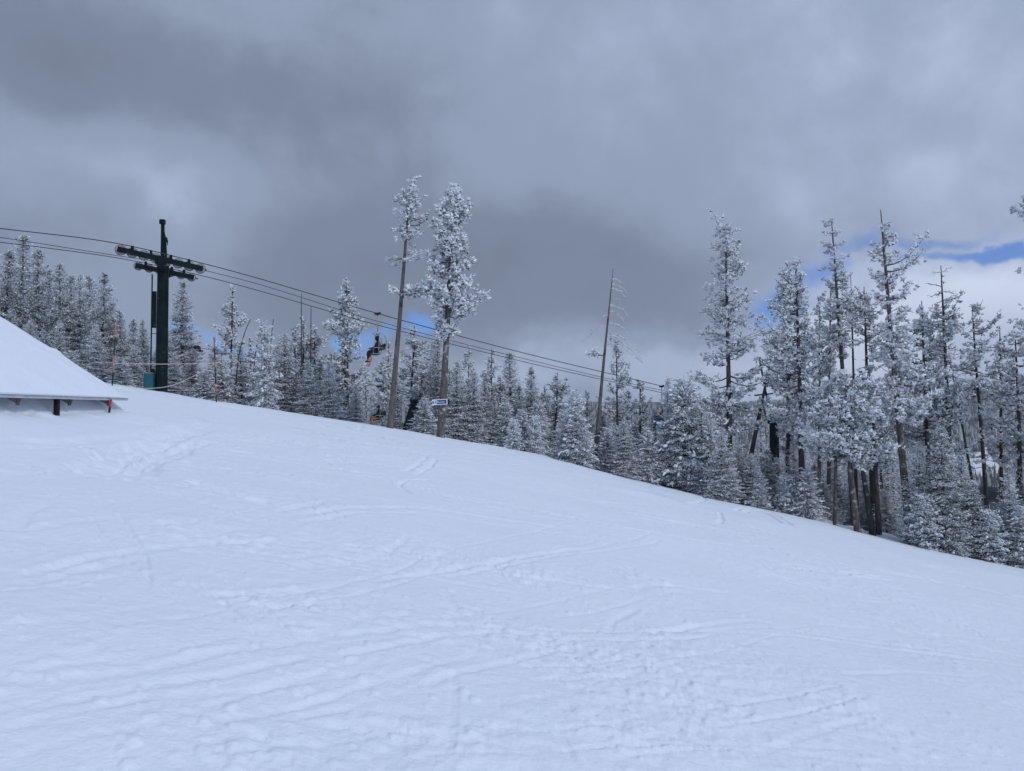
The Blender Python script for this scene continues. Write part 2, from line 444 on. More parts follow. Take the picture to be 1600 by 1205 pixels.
CHURN = [  # u, v, half width px, half height px, amp
    (370, 705, 130, 52, 1.5), (250, 750, 130, 26, .9), (400, 745, 130, 45, 1.0), (60, 740, 130, 26, .8), (150, 800, 220, 34, .6),
    (100, 880, 180, 26, .7), (330, 850, 200, 24, .7), (560, 850, 160, 30, .6), (60, 975, 130, 40, .9), (280, 975, 200, 30, .7),
    (460, 935, 120, 26, .8), (420, 1030, 160, 22, .6), (180, 1060, 200, 26, .6), (250, 1110, 120, 26, .5), (540, 1050, 140, 26, .7),
    (560, 1120, 200, 40, .8), (420, 1170, 160, 34, .6), (720, 930, 90, 60, .6), (840, 895, 80, 34, .9), (1010, 905, 120, 20, .8),
    (900, 1020, 110, 30, .9), (1040, 1040, 90, 60, .8), (1100, 1110, 120, 60, .7), (1170, 955, 90, 24, .7), (1260, 1055, 110, 30, .5),
    (1330, 940, 170, 40, .5), (1220, 860, 220, 40, .4), (1380, 1130, 180, 50, .5), (1520, 1060, 120, 60, .4), (980, 1130, 90, 50, .6),
    (880, 820, 60, 20, .7), (650, 770, 120, 26, .5), (1000, 800, 200, 24, .35), (560, 720, 160, 24, .5),
]

def build_ground():
    fine = np.radians(np.arange(-44, 44.001, .1))
    coarse = np.radians(np.concatenate([np.arange(-180, -44, 4.0), np.arange(48, 180, 4.0)]))
    ang = np.sort(np.concatenate([fine, coarse]))
    rr = np.concatenate([np.array([.05, .4, .8, 1.1]), np.geomspace(1.4, 62, 640), np.geomspace(64, 420, 60)])
    A, R = np.meshgrid(ang, rr)
    X = np.sin(A) * R; Y = np.cos(A) * R
    Z = base(X, Y)
    x = X.ravel(); y = Y.ravel(); z = Z.ravel().copy(); r = R.ravel()
    near = r < 64
    xn, yn = x[near], y[near]
    fade = 1 - sstep(48, 62, np.hypot(xn, yn))
    d = np.zeros_like(xn)
    lt = sstep(8, 26, yn) * (1 - sstep(38, 50, yn))
    d += .16 * fbm(xn * .16, yn * .16, 3, 3) + .028 * fbm(xn * .7, yn * .7, 3, 5)
    # churned snow
    ch = np.zeros_like(xn)
    for u, v, hw, hh, amp in CHURN:
        cx, cy = hit(u, v)
        rx = hw / F * cy
        y2 = hit(u, max(v - hh, 652))[1]; y1 = hit(u, v + hh)[1]
        ry = max((y2 - y1) / 2, .25)
        cy = (y1 + y2) / 2
        q = ((xn - cx) / rx) ** 2 + ((yn - cy) / ry) ** 2
        ch = np.maximum(ch, amp * np.exp(-q * .8))
    patch = sstep(-.15, .3, fbm(xn * .9, yn * .9, 3, 9))
    lump = fbm(xn * 3.1, yn * 3.1, 4, 21)
    lump2 = np.abs(fbm(xn * 6.5, yn * 6.5, 3, 31))
    lump3 = fbm(xn * 13, yn * 13, 3, 33)
    dist_k = np.clip(yn / 14, .40, 1.15)
    wx = xn + .05 * fbm(xn * 6, yn * 6, 2, 63); wy = yn + .05 * fbm(xn * 6 + 9, yn * 6, 2, 64)
    gate = np.clip(ch * (.35 + patch) + .22 * sstep(.05, .35, fbm(xn * .8 + 5, yn * .8, 3, 97)), 0, 1.2)
    d += gate * (.028 * clods(wx * 3.2, wy * 3.2, 201, keep=.45) + .020 * clods(wx * 7.5, wy * 7.5, 211, keep=.55) * (1 + .6 * (dist_k > 1)))
    d += .016 * clods(wx * 9, wy * 9, 221, keep=.10 + .25 * sstep(-.1, .4, fbm(xn * .35, yn * .35, 2, 98)))
    d += ch * (.25 + .75 * patch) * dist_k * (.042 * lump + .036 * lump2)
    d += (ch * (.3 + .7 * patch) + .10 + .25 * patch * sstep(.0, .35, fbm(xn * .5, yn * .5, 2, 95))) * .023 * lump3
    d += .008 * fbm(xn * 5, yn * 5, 3, 41) * (.3 + patch)
    yc_ = np.interp(xn, _ycx, _ycy)
    d += np.exp(-((yn - yc_) / 2.6) ** 2) * sstep(-6, 4, xn) * (.16 * fbm(xn * .55, yn * .55, 3, 111) + .05 * fbm(xn * 2, yn * 2, 3, 113))
    # clods thrown out of the tracks
    cl = vnoise(xn * 5.3, yn * 5.3, 77)
    d += .035 * sstep(.34, .47, cl) * np.clip(ch + .25, 0, 1) * .6 * sstep(-.1, .3, fbm(xn * 1.3, yn * 1.3, 2, 88))
    # wind and scrape lines across the slope
    ca, sa = math.cos(-.22), math.sin(-.22)
    d += .007 * fbm((xn * ca + yn * sa) * .25, (-xn * sa + yn * ca) * 3.5, 4, 51) * (1 - .5 * ch)
    for poly, hw, dep, berm in TRACKS:
        pts = np.array([hit(*p) for p in poly]) if not isinstance(poly, np.ndarray) else poly
        t = np.linspace(0, len(pts) - 1, 28)
        k = np.arange(len(pts))
        px = np.interp(t, k, pts[:, 0]); py = np.interp(t, k, pts[:, 1])
        for _ in range(3):
            px[1:-1] = (px[:-2] + 2 * px[1:-1] + px[2:]) / 4; py[1:-1] = (py[:-2] + 2 * py[1:-1] + py[2:]) / 4
        nearf = min(1.4, max(.33, py.mean() / 12)); hw = hw * min(1, .35 + .5 * nearf); dep = dep * .55 * nearf; berm = berm * .26 * nearf
        mg = hw * 5
        sel = np.where((xn > px.min() - mg) & (xn < px.max() + mg) & (yn > py.min() - mg) & (yn < py.max() + mg))[0]
        if len(sel) == 0: continue
        xs, ys = xn[sel], yn[sel]
        wob = .8 * hw * vnoise(xs * 1.7, ys * 1.7, 61) + .35 * hw * vnoise(xs * 9, ys * 9, 62)
        best = np.full(len(sel), 1e9); sg = np.zeros(len(sel)); tt = np.zeros(len(sel))
        for i in range(27):
            ax, ay = px[i], py[i]; bx, by = px[i + 1] - ax, py[i + 1] - ay
            l2 = bx * bx + by * by + 1e-9
            s_ = np.clip(((xs - ax) * bx + (ys - ay) * by) / l2, 0, 1)
            ex = xs - ax - s_ * bx; ey = ys - ay - s_ * by
            dd = ex * ex + ey * ey
            m_ = dd < best
            best[m_] = dd[m_]; sg[m_] = np.sign(ex * by - ey * bx)[m_]; tt[m_] = (i + s_[m_]) / 27
        dist = np.sqrt(best) * np.where(sg == 0, 1, sg) + wob
        end = sstep(0, .15, tt) * (1 - sstep(.82, 1, tt))
        rough = 1 + (.5 if hw > .17 else .75) * fbm(xs * 2.2, ys * 2.2, 3, 71)
        d[sel] += end * rough * (-dep * np.exp(-(dist / hw) ** 4) + (.6 + 1.2 * np.clip(clods(xs * 9, ys * 9, 231), 0, 1)) * berm * (np.exp(-((dist + 1.7 * hw) / (.7 * hw)) ** 2) + .5 * np.exp(-((dist - 1.7 * hw) / (.7 * hw)) ** 2)))
    # lumps along the shelter drip line
    le = (xn - RC.x) * RE.x + (yn - RC.y) * RE.y; lu = (xn - RC.x) * RU.x + (yn - RC.y) * RU.y
    d += .22 * np.exp(-((lu - .1) / .35) ** 2) * sstep(.3, 1.5, le) * (1 - sstep(8, 9, le)) * np.clip(fbm(le * 1.1, lu * .4, 3, 91) + .12, 0, 1)
    z[near] += d * fade
    nr, na = R.shape
    i = np.arange(nr - 1)[:, None] * na; j = np.arange(na)[None]; k = (j + 1) % na
    Q = np.stack([i + j, i + k, i + na + k, i + na + j], -1).reshape(-1, 4)[:, ::-1]
    me = mesh_from('snow_ground', np.stack([x, y, z], 1), Q, None, [M['snow']], True)
    return tag(link('snow_ground', me), kind='structure')
build_ground()

# ------------------------------------------------------------------ far hills
def hill_h(x, y):
    r = np.hypot(x, y); az = np.arctan2(x, y)
    z = np.interp(r, [300, 420, 900, 1300, 2000, 2700, 3600, 5000, 7000], [-22, -42, -135, -110, -38, 6, 20, 40, 20])
    z = z + 55 * fbm(x / 900 + 3, y / 900, 4, 5) * sstep(700, 2000, r)
    z = z + 26 * np.exp(-((az - .62) / .12) ** 2) * sstep(1500, 2600, r) * (1 - sstep(3000, 4200, r))
    return z
def clearing(x, y):
    r = np.hypot(x, y); az = np.arctan2(x, y)
    q = ((az - math.atan(738 / F)) / .020) ** 2 + ((r - 1480) / 165) ** 2 + .9 * fbm(x / 60, y / 60, 3, 8)
    q2 = ((az - math.atan(500 / F)) / .05) ** 2 + ((r - 2050) / 90) ** 2 + .9 * fbm(x / 60, y / 60, 3, 9)
    return np.maximum(1 - sstep(.85, 1.1, q), 1 - sstep(.8, 1.1, q2))
def build_hills():
    ang = np.sort(np.radians(np.concatenate([np.arange(-46, 46, .25), np.arange(-180, -46, 5.), np.arange(46, 180, 5.)])))
    rr = np.concatenate([np.geomspace(330, 4000, 140)])
    A, R = np.meshgrid(ang, rr); X = np.sin(A) * R; Y = np.cos(A) * R; Z = hill_h(X, Y)
    nr, na = R.shape
    i = np.arange(nr - 1)[:, None] * na; j = np.arange(na)[None]; k = (j + 1) % na
    Q = np.stack([i + j, i + k, i + na + k, i + na + j], -1).reshape(-1, 4)[:, ::-1]
    me = mesh_from('hills', np.stack([X.ravel(), Y.ravel(), Z.ravel()], 1), Q, None, [hill_mat()], True)
    at = me.attributes.new('clearing', 'FLOAT', 'POINT'); at.data.foreach_set('value', clearing(X, Y).ravel().astype(np.float32))
    tag(link('hills', me), kind='structure')
    # conifers far down the slopes, beyond counting
    n = 26000
    az = RNG.uniform(math.atan(-100 / F), math.atan(830 / F), n); r = np.sqrt(RNG.uniform(700 ** 2, 3000 ** 2, n))
    x = np.sin(az) * r; y = np.cos(az) * r
    ok = clearing(x, y) < RNG.uniform(.1, 1.1, n) * .9
    x, y = x[ok], y[ok]; z = hill_h(x, y); n = len(x)
    h = RNG.uniform(9, 20, n); w = h * RNG.uniform(.14, .22, n)
    ph = np.array([0, 2 * PI / 3, 4 * PI / 3])
    rot = RNG.uniform(0, PI, n)
    ring = np.stack([x[:, None] + w[:, None] * np.cos(ph + rot[:, None]), y[:, None] + w[:, None] * np.sin(ph + rot[:, None]), np.repeat(z[:, None] - 1, 3, 1)], -1)
    top = np.stack([x, y, z + h], -1)[:, None]
    V = np.concatenate([ring, top], 1).reshape(-1, 3)
    b4 = np.arange(n)[:, None, None] * 4
    T = (np.array([[0, 1, 3], [1, 2, 3], [2, 0, 3]])[None] + b4).reshape(-1, 3)
    mi = np.repeat((RNG.random(n) < .42).astype(int), 3)
    me = mesh_from('distant_forest', V, T, mi, [M['needle'], M['greyneedle']])
    tag(link('distant_forest', me), 'dark conifer forest on the far valley slope', 'forest', kind='stuff')
build_hills()

# ------------------------------------------------------------------ trees: foliage
def unit(v): return v / (np.linalg.norm(v, axis=-1, keepdims=True) + 1e-9)

def puffs(q, C, R, rng, K=12, frost=.62, w=.25, out=None, mats=(0, 1, 2)):
    """rimed needle tufts: small spiky balls"""
    n = len(C)
    if n == 0: return
    up = rng.random(n)
    ok = frost + .10 + rng.normal(0, .16, n)
    core = np.where(up < ok, mats[0], mats[2])
    V0, Q0 = CUBE1
    jit = 1 + .22 * rng.normal(size=(n, 8, 1))
    th = rng.uniform(0, 2 * PI, (n, 1)); ca, sa = np.cos(th), np.sin(th)
    Vr = np.stack([V0[:, 0] * ca - V0[:, 1] * sa, V0[:, 0] * sa + V0[:, 1] * ca, np.broadcast_to(V0[:, 2] * .8, (n, 8))], -1)
    V = C[:, None] + Vr * (R[:, None, None] * .62) * jit
    Q = Q0[None] + (np.arange(n) * 8)[:, None, None]
    mi = np.repeat(core[:, None], 6, 1)
    dn = Q0_DOWN
    mi[:, dn] = np.where(rng.random(n) < .55, mats[1], mats[2])     # rime gathers on top, needles show below
    q.add(V.reshape(-1, 3), Q.reshape(-1, 4), mi.ravel(), True)
    K = 6
    D = rng.normal(size=(n, K, 3))
    if out is not None: D += .8 * out[:, None]
    D[..., 2] += .15
    D = unit(D)
    r = R[:, None, None] * rng.uniform(.75, 1.25, (n, K, 1))
    A = C[:, None] + D * r * .2
    side = unit(np.cross(D, rng.normal(size=(n, K, 3))))
    W = side * r * w * .8 * rng.uniform(.7, 1.2, (n, K, 1))
    p = frost + .10 + .30 * D[..., 2] + (ok - up)[:, None] * .35
    t = rng.random((n, K))
    mi = np.where(t < p, mats[0], np.where(t < p + (1 - p) * .65, mats[2], mats[1]))
    q.rhombs(A.reshape(-1, 3), (D * r).reshape(-1, 3), W.reshape(-1, 3), mi.ravel())

def trunk_curve(h, lx, ly, rng, wob=.03, n=14):
    t = np.linspace(0, 1, n)
    ph = rng.uniform(0, 6.28, 2)
    x = lx * t + wob * h * .3 * np.sin(t * 4 + ph[0]) * t * (1 - t); y = ly * t + wob * h * .3 * np.sin(t * 3 + ph[1]) * t * (1 - t)
    return np.stack([x, y, t * h], 1)

def at_t(c, t):
    k = np.linspace(0, 1, len(c))
    return np.array([np.interp(t, k, c[:, i]) for i in range(3)])

CROWN_MATS = [M['frost'], M['needle'], M['greyneedle'], M['twig'], M['darktwig'], M['pad']]

def pine_tree(h, r0, lx, ly, prof, rng, dens=1.0, puff=.24, frost=.6, bark='bark', K=12, twiggy=None, pads=0, tip=.02, dead=0, extra=None, elev=(-.15, .7), gap=-.10, droop=None, thin=0.0):
    """prof: list of (t, left radius, right radius) bottom to top in metres; twiggy: (t0,t1) range of bare rimed branches
    extra: list of (t, azimuth, length, puffs) single boughs"""
    c = trunk_curve(h, lx, ly, rng)
    tq = QB()
    ext = np.vstack([c[0] - np.array([lx, ly, h]) / h * .8, c])
    tt = np.concatenate([[0], np.linspace(0, 1, len(c))])
    rad = r0 * .72 * (1 - tt) ** .8 + tip; rad[0] = r0 * .92; rad[1] = r0 * .86
    tq.tube(ext, rad, 0, 9)
    q = QB()
    if prof:
        pt = np.array([p[0] for p in prof]); pl = np.array([p[1] for p in prof]); pr = np.array([p[2] for p in prof])
        span = (pt[-1] - pt[0]) * h
        nw = max(3, int(span / .34))
        C = []; O = []
        t0s = np.sort(rng.uniform(pt[0], pt[-1], int(nw * 5.6 * min(1.35, .55 + .45 * dens))))
        gs = int(rng.integers(1, 9999))
        for t in t0s:
            az = rng.uniform(0, 2 * PI)
            L_, R_ = np.interp(t, pt, pl), np.interp(t, pt, pr)
            cx = math.cos(az)
            gn = float(fbm(np.array([t * h * .95]), np.array([az * .95]), 2, gs)[0])
            if gn < gap: continue
            L = (R_ * (1 + cx) / 2 + L_ * (1 - cx) / 2) * rng.uniform(.34, 1.15) * (.85 + .5 * max(-.3, gn))
            if L < .12: continue
            f = (t - pt[0]) / (pt[-1] - pt[0] + 1e-6)
            if rng.random() < thin * f: continue
            L *= 1 - .38 * f ** 3
            e = elev[0] + (elev[1] - elev[0]) * f + rng.normal(0, .18)
            b = at_t(c, t)
            s = np.linspace(0, 1, 6)
            zc = L * (math.tan(e) * s * .7 + .22 * s ** 2 - .15 * np.sin(s * PI))
            pts = np.stack([b[0] + math.cos(az) * L * s, b[1] + math.sin(az) * L * s, b[2] + zc], 1)
            q.tube(pts, np.linspace(.022 + .012 * L, .008, 6), 4, 3)
            m = max(4, int((L + .25) * 11.0 * dens))
            ss = rng.uniform(.10, 1.05, m) ** .62
            pos = np.stack([np.interp(ss, s, pts[:, i]) for i in range(3)], 1)
            lat = rng.normal(0, .16, m) * L * (.4 + ss)
            pos[:, 0] += -math.sin(az) * lat; pos[:, 1] += math.cos(az) * lat; pos[:, 2] += rng.normal(.02, .11, m)
            C.append(pos); O.append(np.tile([math.cos(az), math.sin(az), .3], (m, 1)))
        if C:
            C = np.concatenate(C); O = np.concatenate(O)
            R = puff * .80 * rng.uniform(.6, 1.25, len(C))
            puffs(q, C, R, rng, K, frost, out=O)
            if pads:
                k = rng.choice(len(C), min(pads, len(C)), replace=False)
                for i_ in k:
                    for _ in range(3):
                        q.pad(C[i_] + [0, 0, .06] + rng.normal(0, .07, 3), O[i_] * [1, 1, .3], rng.uniform(.08, .17), rng.uniform(.06, .12), rng.uniform(.035, .07), 5, rng)
    for (t, az, L, np_) in (extra or []):
        b = at_t(c, t); s = np.linspace(0, 1, 6)
        pts = np.stack([b[0] + math.cos(az) * L * s, b[1] + math.sin(az) * L * s, b[2] + L * (.12 * s + .1 * s ** 2)], 1)
        q.tube(pts, np.linspace(.04, .012, 6), 4, 4)
        ss = rng.uniform(.3, 1.05, np_)
        pos = np.stack([np.interp(ss, s, pts[:, i]) for i in range(3)], 1) + rng.normal(0, 1, (np_, 3)) * np.array([.18, .18, .14]) * L * .8
        puffs(q, pos, puff * rng.uniform(.7, 1.2, np_), rng, K, frost)
    if droop:          # long rimed dead branches sagging to one side
        nd, t0, t1, Lm = droop
        for k in range(nd):
            f = (k + rng.random()) / nd; t = t1 - (t1 - t0) * f; L = Lm * (.25 + .95 * f) * rng.uniform(.6, 1.1)
            if rng.random() < .25: L *= .4
            az = rng.normal(.1, .5) if rng.random() < .8 else PI + rng.normal(0, .5); b = at_t(c, t); s = np.linspace(0, 1, 7)
            pts = np.stack([b[0] + math.cos(az) * L * s, b[1] + math.sin(az) * L * s, b[2] + L * (.18 * s - .75 * s ** 2)], 1)
            pts[1:] += rng.normal(0, .03 * L, (6, 3))
            q.tube(pts, np.linspace(.034, .014, 7), 3, 4)
            for _ in range(3):
                p0 = pts[rng.integers(2, 6)]; d = np.array([math.cos(az), math.sin(az), rng.normal(0, .5)]) * L * rng.uniform(.1, .25)
                q.tube(np.stack([p0, p0 + d]), [.014, .008], 3, 3)
    if twiggy:
        t0, t1, Lm, n, rime = twiggy
        for t in rng.uniform(t0, t1, n):
            az = rng.uniform(0, 2 * PI); f = (t - t0) / (t1 - t0)
            L = Lm * rng.uniform(.35, 1.0) * (1 - .65 * f)
            b = at_t(c, t); s = np.linspace(0, 1, 6)
            e = rng.uniform(-.25, .5)
            pts = np.stack([b[0] + math.cos(az) * L * s, b[1] + math.sin(az) * L * s, b[2] + L * (e * s + rng.uniform(-.35, .3) * s ** 2)], 1)
            pts[1:-1] += rng.normal(0, .035 * L, (4, 3))
            mt = 3 if rng.random() < rime else 4
            q.tube(pts, np.linspace(.028, .012, 6), mt, 3)
            for _ in range(int(3 + L * 5)):
                sa = rng.uniform(.25, .95); p0 = np.array([np.interp(sa, s, pts[:, i]) for i in range(3)])
                d = unit(np.array([math.cos(az + rng.normal(0, .9)), math.sin(az + rng.normal(0, .9)), rng.normal(.15, .45)])) * L * rng.uniform(.15, .4)
                q.tube(np.stack([p0, p0 + d * .5 + rng.normal(0, .02, 3), p0 + d]), [.014, .011, .007], mt, 3)
                if rime > .5 and rng.random() < .8:
                    pp = p0 + d * rng.uniform(.4, 1, (3, 1))
                    puffs(q, pp, np.full(3, .10), rng, 7, .85)
    return tq.mesh('trunk', [M[bark]]), q.mesh('crown', CROWN_MATS)

def fir_tree(h, rmax, rng, frost=.62, snow=0, dens=1.0, bark='darkbark', droop=-.35, gap=.30, sparse=0.0, el=.25, power=.8, t0=.04):
    c = trunk_curve(h, rng.normal(0, .02) * h, rng.normal(0, .02) * h, rng, .02)
    tq = QB()
    tt = np.linspace(0, 1, len(c))
    ext = np.vstack([[0, 0, -.8], c]); rad = np.concatenate([[.019 * h + .03], (.017 * h) * (1 - tt) ** .9 + .014])
    tq.tube(ext, rad, 0, 7)
    q = QB()
    A = []; D = []; W = []; PM = []; SP = []
    z = t0 * h
    while z < h - .12:
        t = z / h
        Lw = rmax * min(1, ((1 - t) / .92) ** power) * (.72 + .28 * min(1, t / .12)) + .10
        Lw *= 1 + .16 * math.sin(t * 23 + rng.uniform(0, 2)) * rng.random()
        nb = max(5, int(6 + 3.6 * Lw))
        a0 = rng.uniform(0, 2 * PI)
        for i in range(nb):
            if rng.random() < sparse: continue
            az = a0 + 2 * PI * i / nb + rng.normal(0, .22)
            L = Lw * rng.uniform(.6, 1.18)
            e = droop * (1 - t) + .55 * t ** 2.5 + rng.normal(0, .12)
            b = at_t(c, t); zz = rng.normal(0, gap * .35)
            ca, sa = math.cos(az), math.sin(az)
            m = max(3, int(L / .15 * dens))
            s = np.linspace(.06, 1, m)
            zc = L * (math.tan(e) * s + .16 * s ** 2)
            sp = np.stack([b[0] + ca * L * s, b[1] + sa * L * s, b[2] + zz + zc], 1)
            if L > .5: q.tube(np.stack([b + [0, 0, zz], sp[m // 2], sp[-1]]), [.018, .012, .006], 4, 3)
            dirs = np.tile([ca, sa, math.tan(e) + .25], (m, 1))
            P_ = [sp]; D_ = [dirs]
            for sg in (-1, 1):
                tl = .46 * L * (1.05 - s) + .09
                kk = np.maximum(1, (tl / .15 * dens).astype(int))
                idx = np.repeat(np.arange(m), kk)
                if len(idx) == 0: continue
                fr = rng.uniform(.25, 1, len(idx)) * tl[idx]
                dx, dy = math.cos(az + sg * .95), math.sin(az + sg * .95)
                pp = sp[idx] + np.stack([dx * fr, dy * fr, -.18 * fr + rng.normal(0, .035, len(idx))], 1)
                P_.append(pp); D_.append(np.tile([dx, dy, -.05], (len(idx), 1)))
            P_ = np.concatenate(P_); D_ = np.concatenate(D_)
            A.append(P_); D.append(D_)
            if snow and rng.random() < snow and L > .3:
                SP.append((sp[min(m - 1, int(m * rng.uniform(.5, .95)))] + [0, 0, .04], np.array([ca, sa, math.tan(e) + .16])))
        z += gap * rng.uniform(.75, 1.2) * (1.15 - .5 * t)
    A = np.concatenate(A); D = np.concatenate(D)
    A = np.concatenate([A] + [A + rng.normal(0, 1, A.shape) * np.array([.07, .07, .03]) for _ in range(2)]); D = np.concatenate([D, D, D]); n = len(A)
    D = unit(D + rng.normal(0, .42, (n, 3)))
    ln = rng.uniform(.09, .20, (n, 1)) * (.75 + .05 * h / 3)
    side = unit(np.cross(D, rng.normal(0, .55, (n, 3)) + np.array([0, 0, 1.0])))
    W = side * ln * rng.uniform(.15, .26, (n, 1))
    cell = np.floor(A * np.array([2.6, 2.6, 3.4]))
    u = .55 * rng.random(n) + .45 * _hash(cell[:, 0] * 7 + cell[:, 2] * 131, cell[:, 1], 5)
    u = np.clip((u - .5) * 1.25 + .5, 0, 1)
    # rime thickness differs from bough to bough
    fz = frost + .13 + .14 * np.sin(A[:, 2] * 5 + A[:, 0] * 4) + .12 * (D[:, 2])
    mi = np.where(u < fz, 0, np.where(u < fz + (1 - fz) * .55, 2, 1))
    q.rhombs(A - D * ln * .4, D * ln, W, mi)
    # leader
    top = c[-1]
    q.tube(np.stack([top - [0, 0, .25], top, top + [0, 0, .28]]), [.02, .016, .006], 3, 3)
    if SP:
        sc = .55 + .07 * min(h, 6)
        for p, d in SP:
            for w in range(4):
                f = rng.normal(0, .20); pw = p + d * f + rng.normal(0, .045, 3) - [0, 0, .5 * f * f]
                q.pad(pw, d - np.array([0, 0, .5 * max(f, 0) * 3]), sc * rng.uniform(.08, .17), sc * rng.uniform(.05, .09), sc * rng.uniform(.035, .06), 5, rng)
    return tq.mesh('trunk', [M[bark]]), q.mesh('crown', CROWN_MATS)

def snag_tree(h, r0, lx, ly, rng, n=14, Lm=1.0, t0=.45, bark='darkbark', rime=.7, tip=.012, bend=0, sidebias=0, twigs=True):
    c = trunk_curve(h, lx, ly, rng, .02)
    if bend:
        t = np.linspace(0, 1, len(c)); c[:, 0] += bend * t ** 3; c[:, 2] -= abs(bend) * .35 * t ** 4
    tq = QB(); tt = np.linspace(0, 1, len(c))
    ext = np.vstack([c[0] - np.array([lx, ly, h]) / h * .8, c]); rad = np.concatenate([[r0 * .95], r0 * .85 * (1 - tt) ** .75 + tip])
    tq.tube(ext, rad, 0, 7)
    q = QB()
    for t in np.sort(rng.uniform(t0, .99, n)):
        az = rng.uniform(0, 2 * PI) if not sidebias else (rng.normal(0, .7) if sidebias > 0 else PI + rng.normal(0, .7))
        L = Lm * rng.uniform(.3, 1) * (1.15 - t) * 1.6
        b = at_t(c, t); s = np.linspace(0, 1, 6); e = rng.uniform(-.1, .35)
        pts = np.stack([b[0] + math.cos(az) * L * s, b[1] + math.sin(az) * L * s, b[2] + L * (e * s - .55 * s ** 2)], 1)
        mt = 3 if rng.random() < rime else 4
        q.tube(pts, np.linspace(.024, .008, 6), mt, 3)
        if twigs:
            for _ in range(int(1 + L * 3)):
                sa = rng.uniform(.3, .95); p0 = np.array([np.interp(sa, s, pts[:, i]) for i in range(3)])
                d = unit(np.array([math.cos(az + rng.normal(0, .8)), math.sin(az + rng.normal(0, .8)), rng.normal(-.1, .4)])) * L * rng.uniform(.12, .3)
                q.tube(np.stack([p0, p0 + d]), [.012, .007], mt, 3)
    if rime > .5:   # rime on the upper stem
        b = np.array([at_t(c, t) for t in rng.uniform(.72, 1, 26)])
        puffs(q, b, np.full(len(b), .075), rng, 6, .9)
    return tq.mesh('trunk', [M[bark]]), q.mesh('crown', CROWN_MATS)

# ------------------------------------------------------------------ prototypes (shared meshes)
def rg(s): return np.random.default_rng(s)
PROTO = {
    'fir': [(9, fir_tree(9, 2.1 + .25 * (i % 3), rg(100 + i), .33, .03, 1.0, gap=.30, power=1.0)) for i in range(5)],
    'firlight': [(8, fir_tree(8, 1.9, rg(130 + i), .54, .05, 1.0, gap=.28, power=.95)) for i in range(3)],
    'firsnow': [(6, fir_tree(6, 1.55, rg(150 + i), .60, .6, 1.0, gap=.28, droop=-.5)) for i in range(3)],
    'sapling': [(3, fir_tree(3, .9, rg(170 + i), .72, .45, 1.35, gap=.18, droop=-.2)) for i in range(3)],
    'slimfir': [(10, fir_tree(10, 1.5, rg(190 + i), .60, .0, 1.0, gap=.27, sparse=.08, droop=-.2)) for i in range(2)],
    'pine': [(9, pine_tree(9, .14, rg(200 + i).normal(0, .15), 0, [(.06, 1.1, 1.1), (.2, 1.9, 1.8), (.5, 1.7, 1.6), (.75, 1.15, 1.2), (.93, .55, .5), (1.0, .12, .12)], rg(210 + i), .75, .22, .5, 'darkbark', 11)) for i in range(4)],
    'openpine': [(10, pine_tree(10, .13, rg(230 + i).normal(0, .2), 0, [(.38, .6, .5), (.48, 1.3, 1.4), (.7, 1.25, 1.1), (.85, .75, .8), (1.0, .15, .15)], rg(240 + i), .8, .21, .6, 'darkbark', 10, twiggy=(.2, .95, .9, 14, .4))) for i in range(3)],
}
PNAME = {'fir': 'frosted_fir', 'firlight': 'frosted_fir', 'firsnow': 'snowy_fir', 'sapling': 'fir_sapling', 'slimfir': 'slim_fir', 'pine': 'frosted_pine', 'openpine': 'lodgepole_pine'}
PDESC = {'fir': 'dense dark frosted fir', 'firlight': 'pale heavily rimed fir', 'firsnow': 'fir with snow clumped boughs', 'sapling': 'small snowy fir sapling',
         'slimfir': 'tall slim frosted fir', 'pine': 'bushy frosted pine', 'openpine': 'bare trunked frosted pine'}

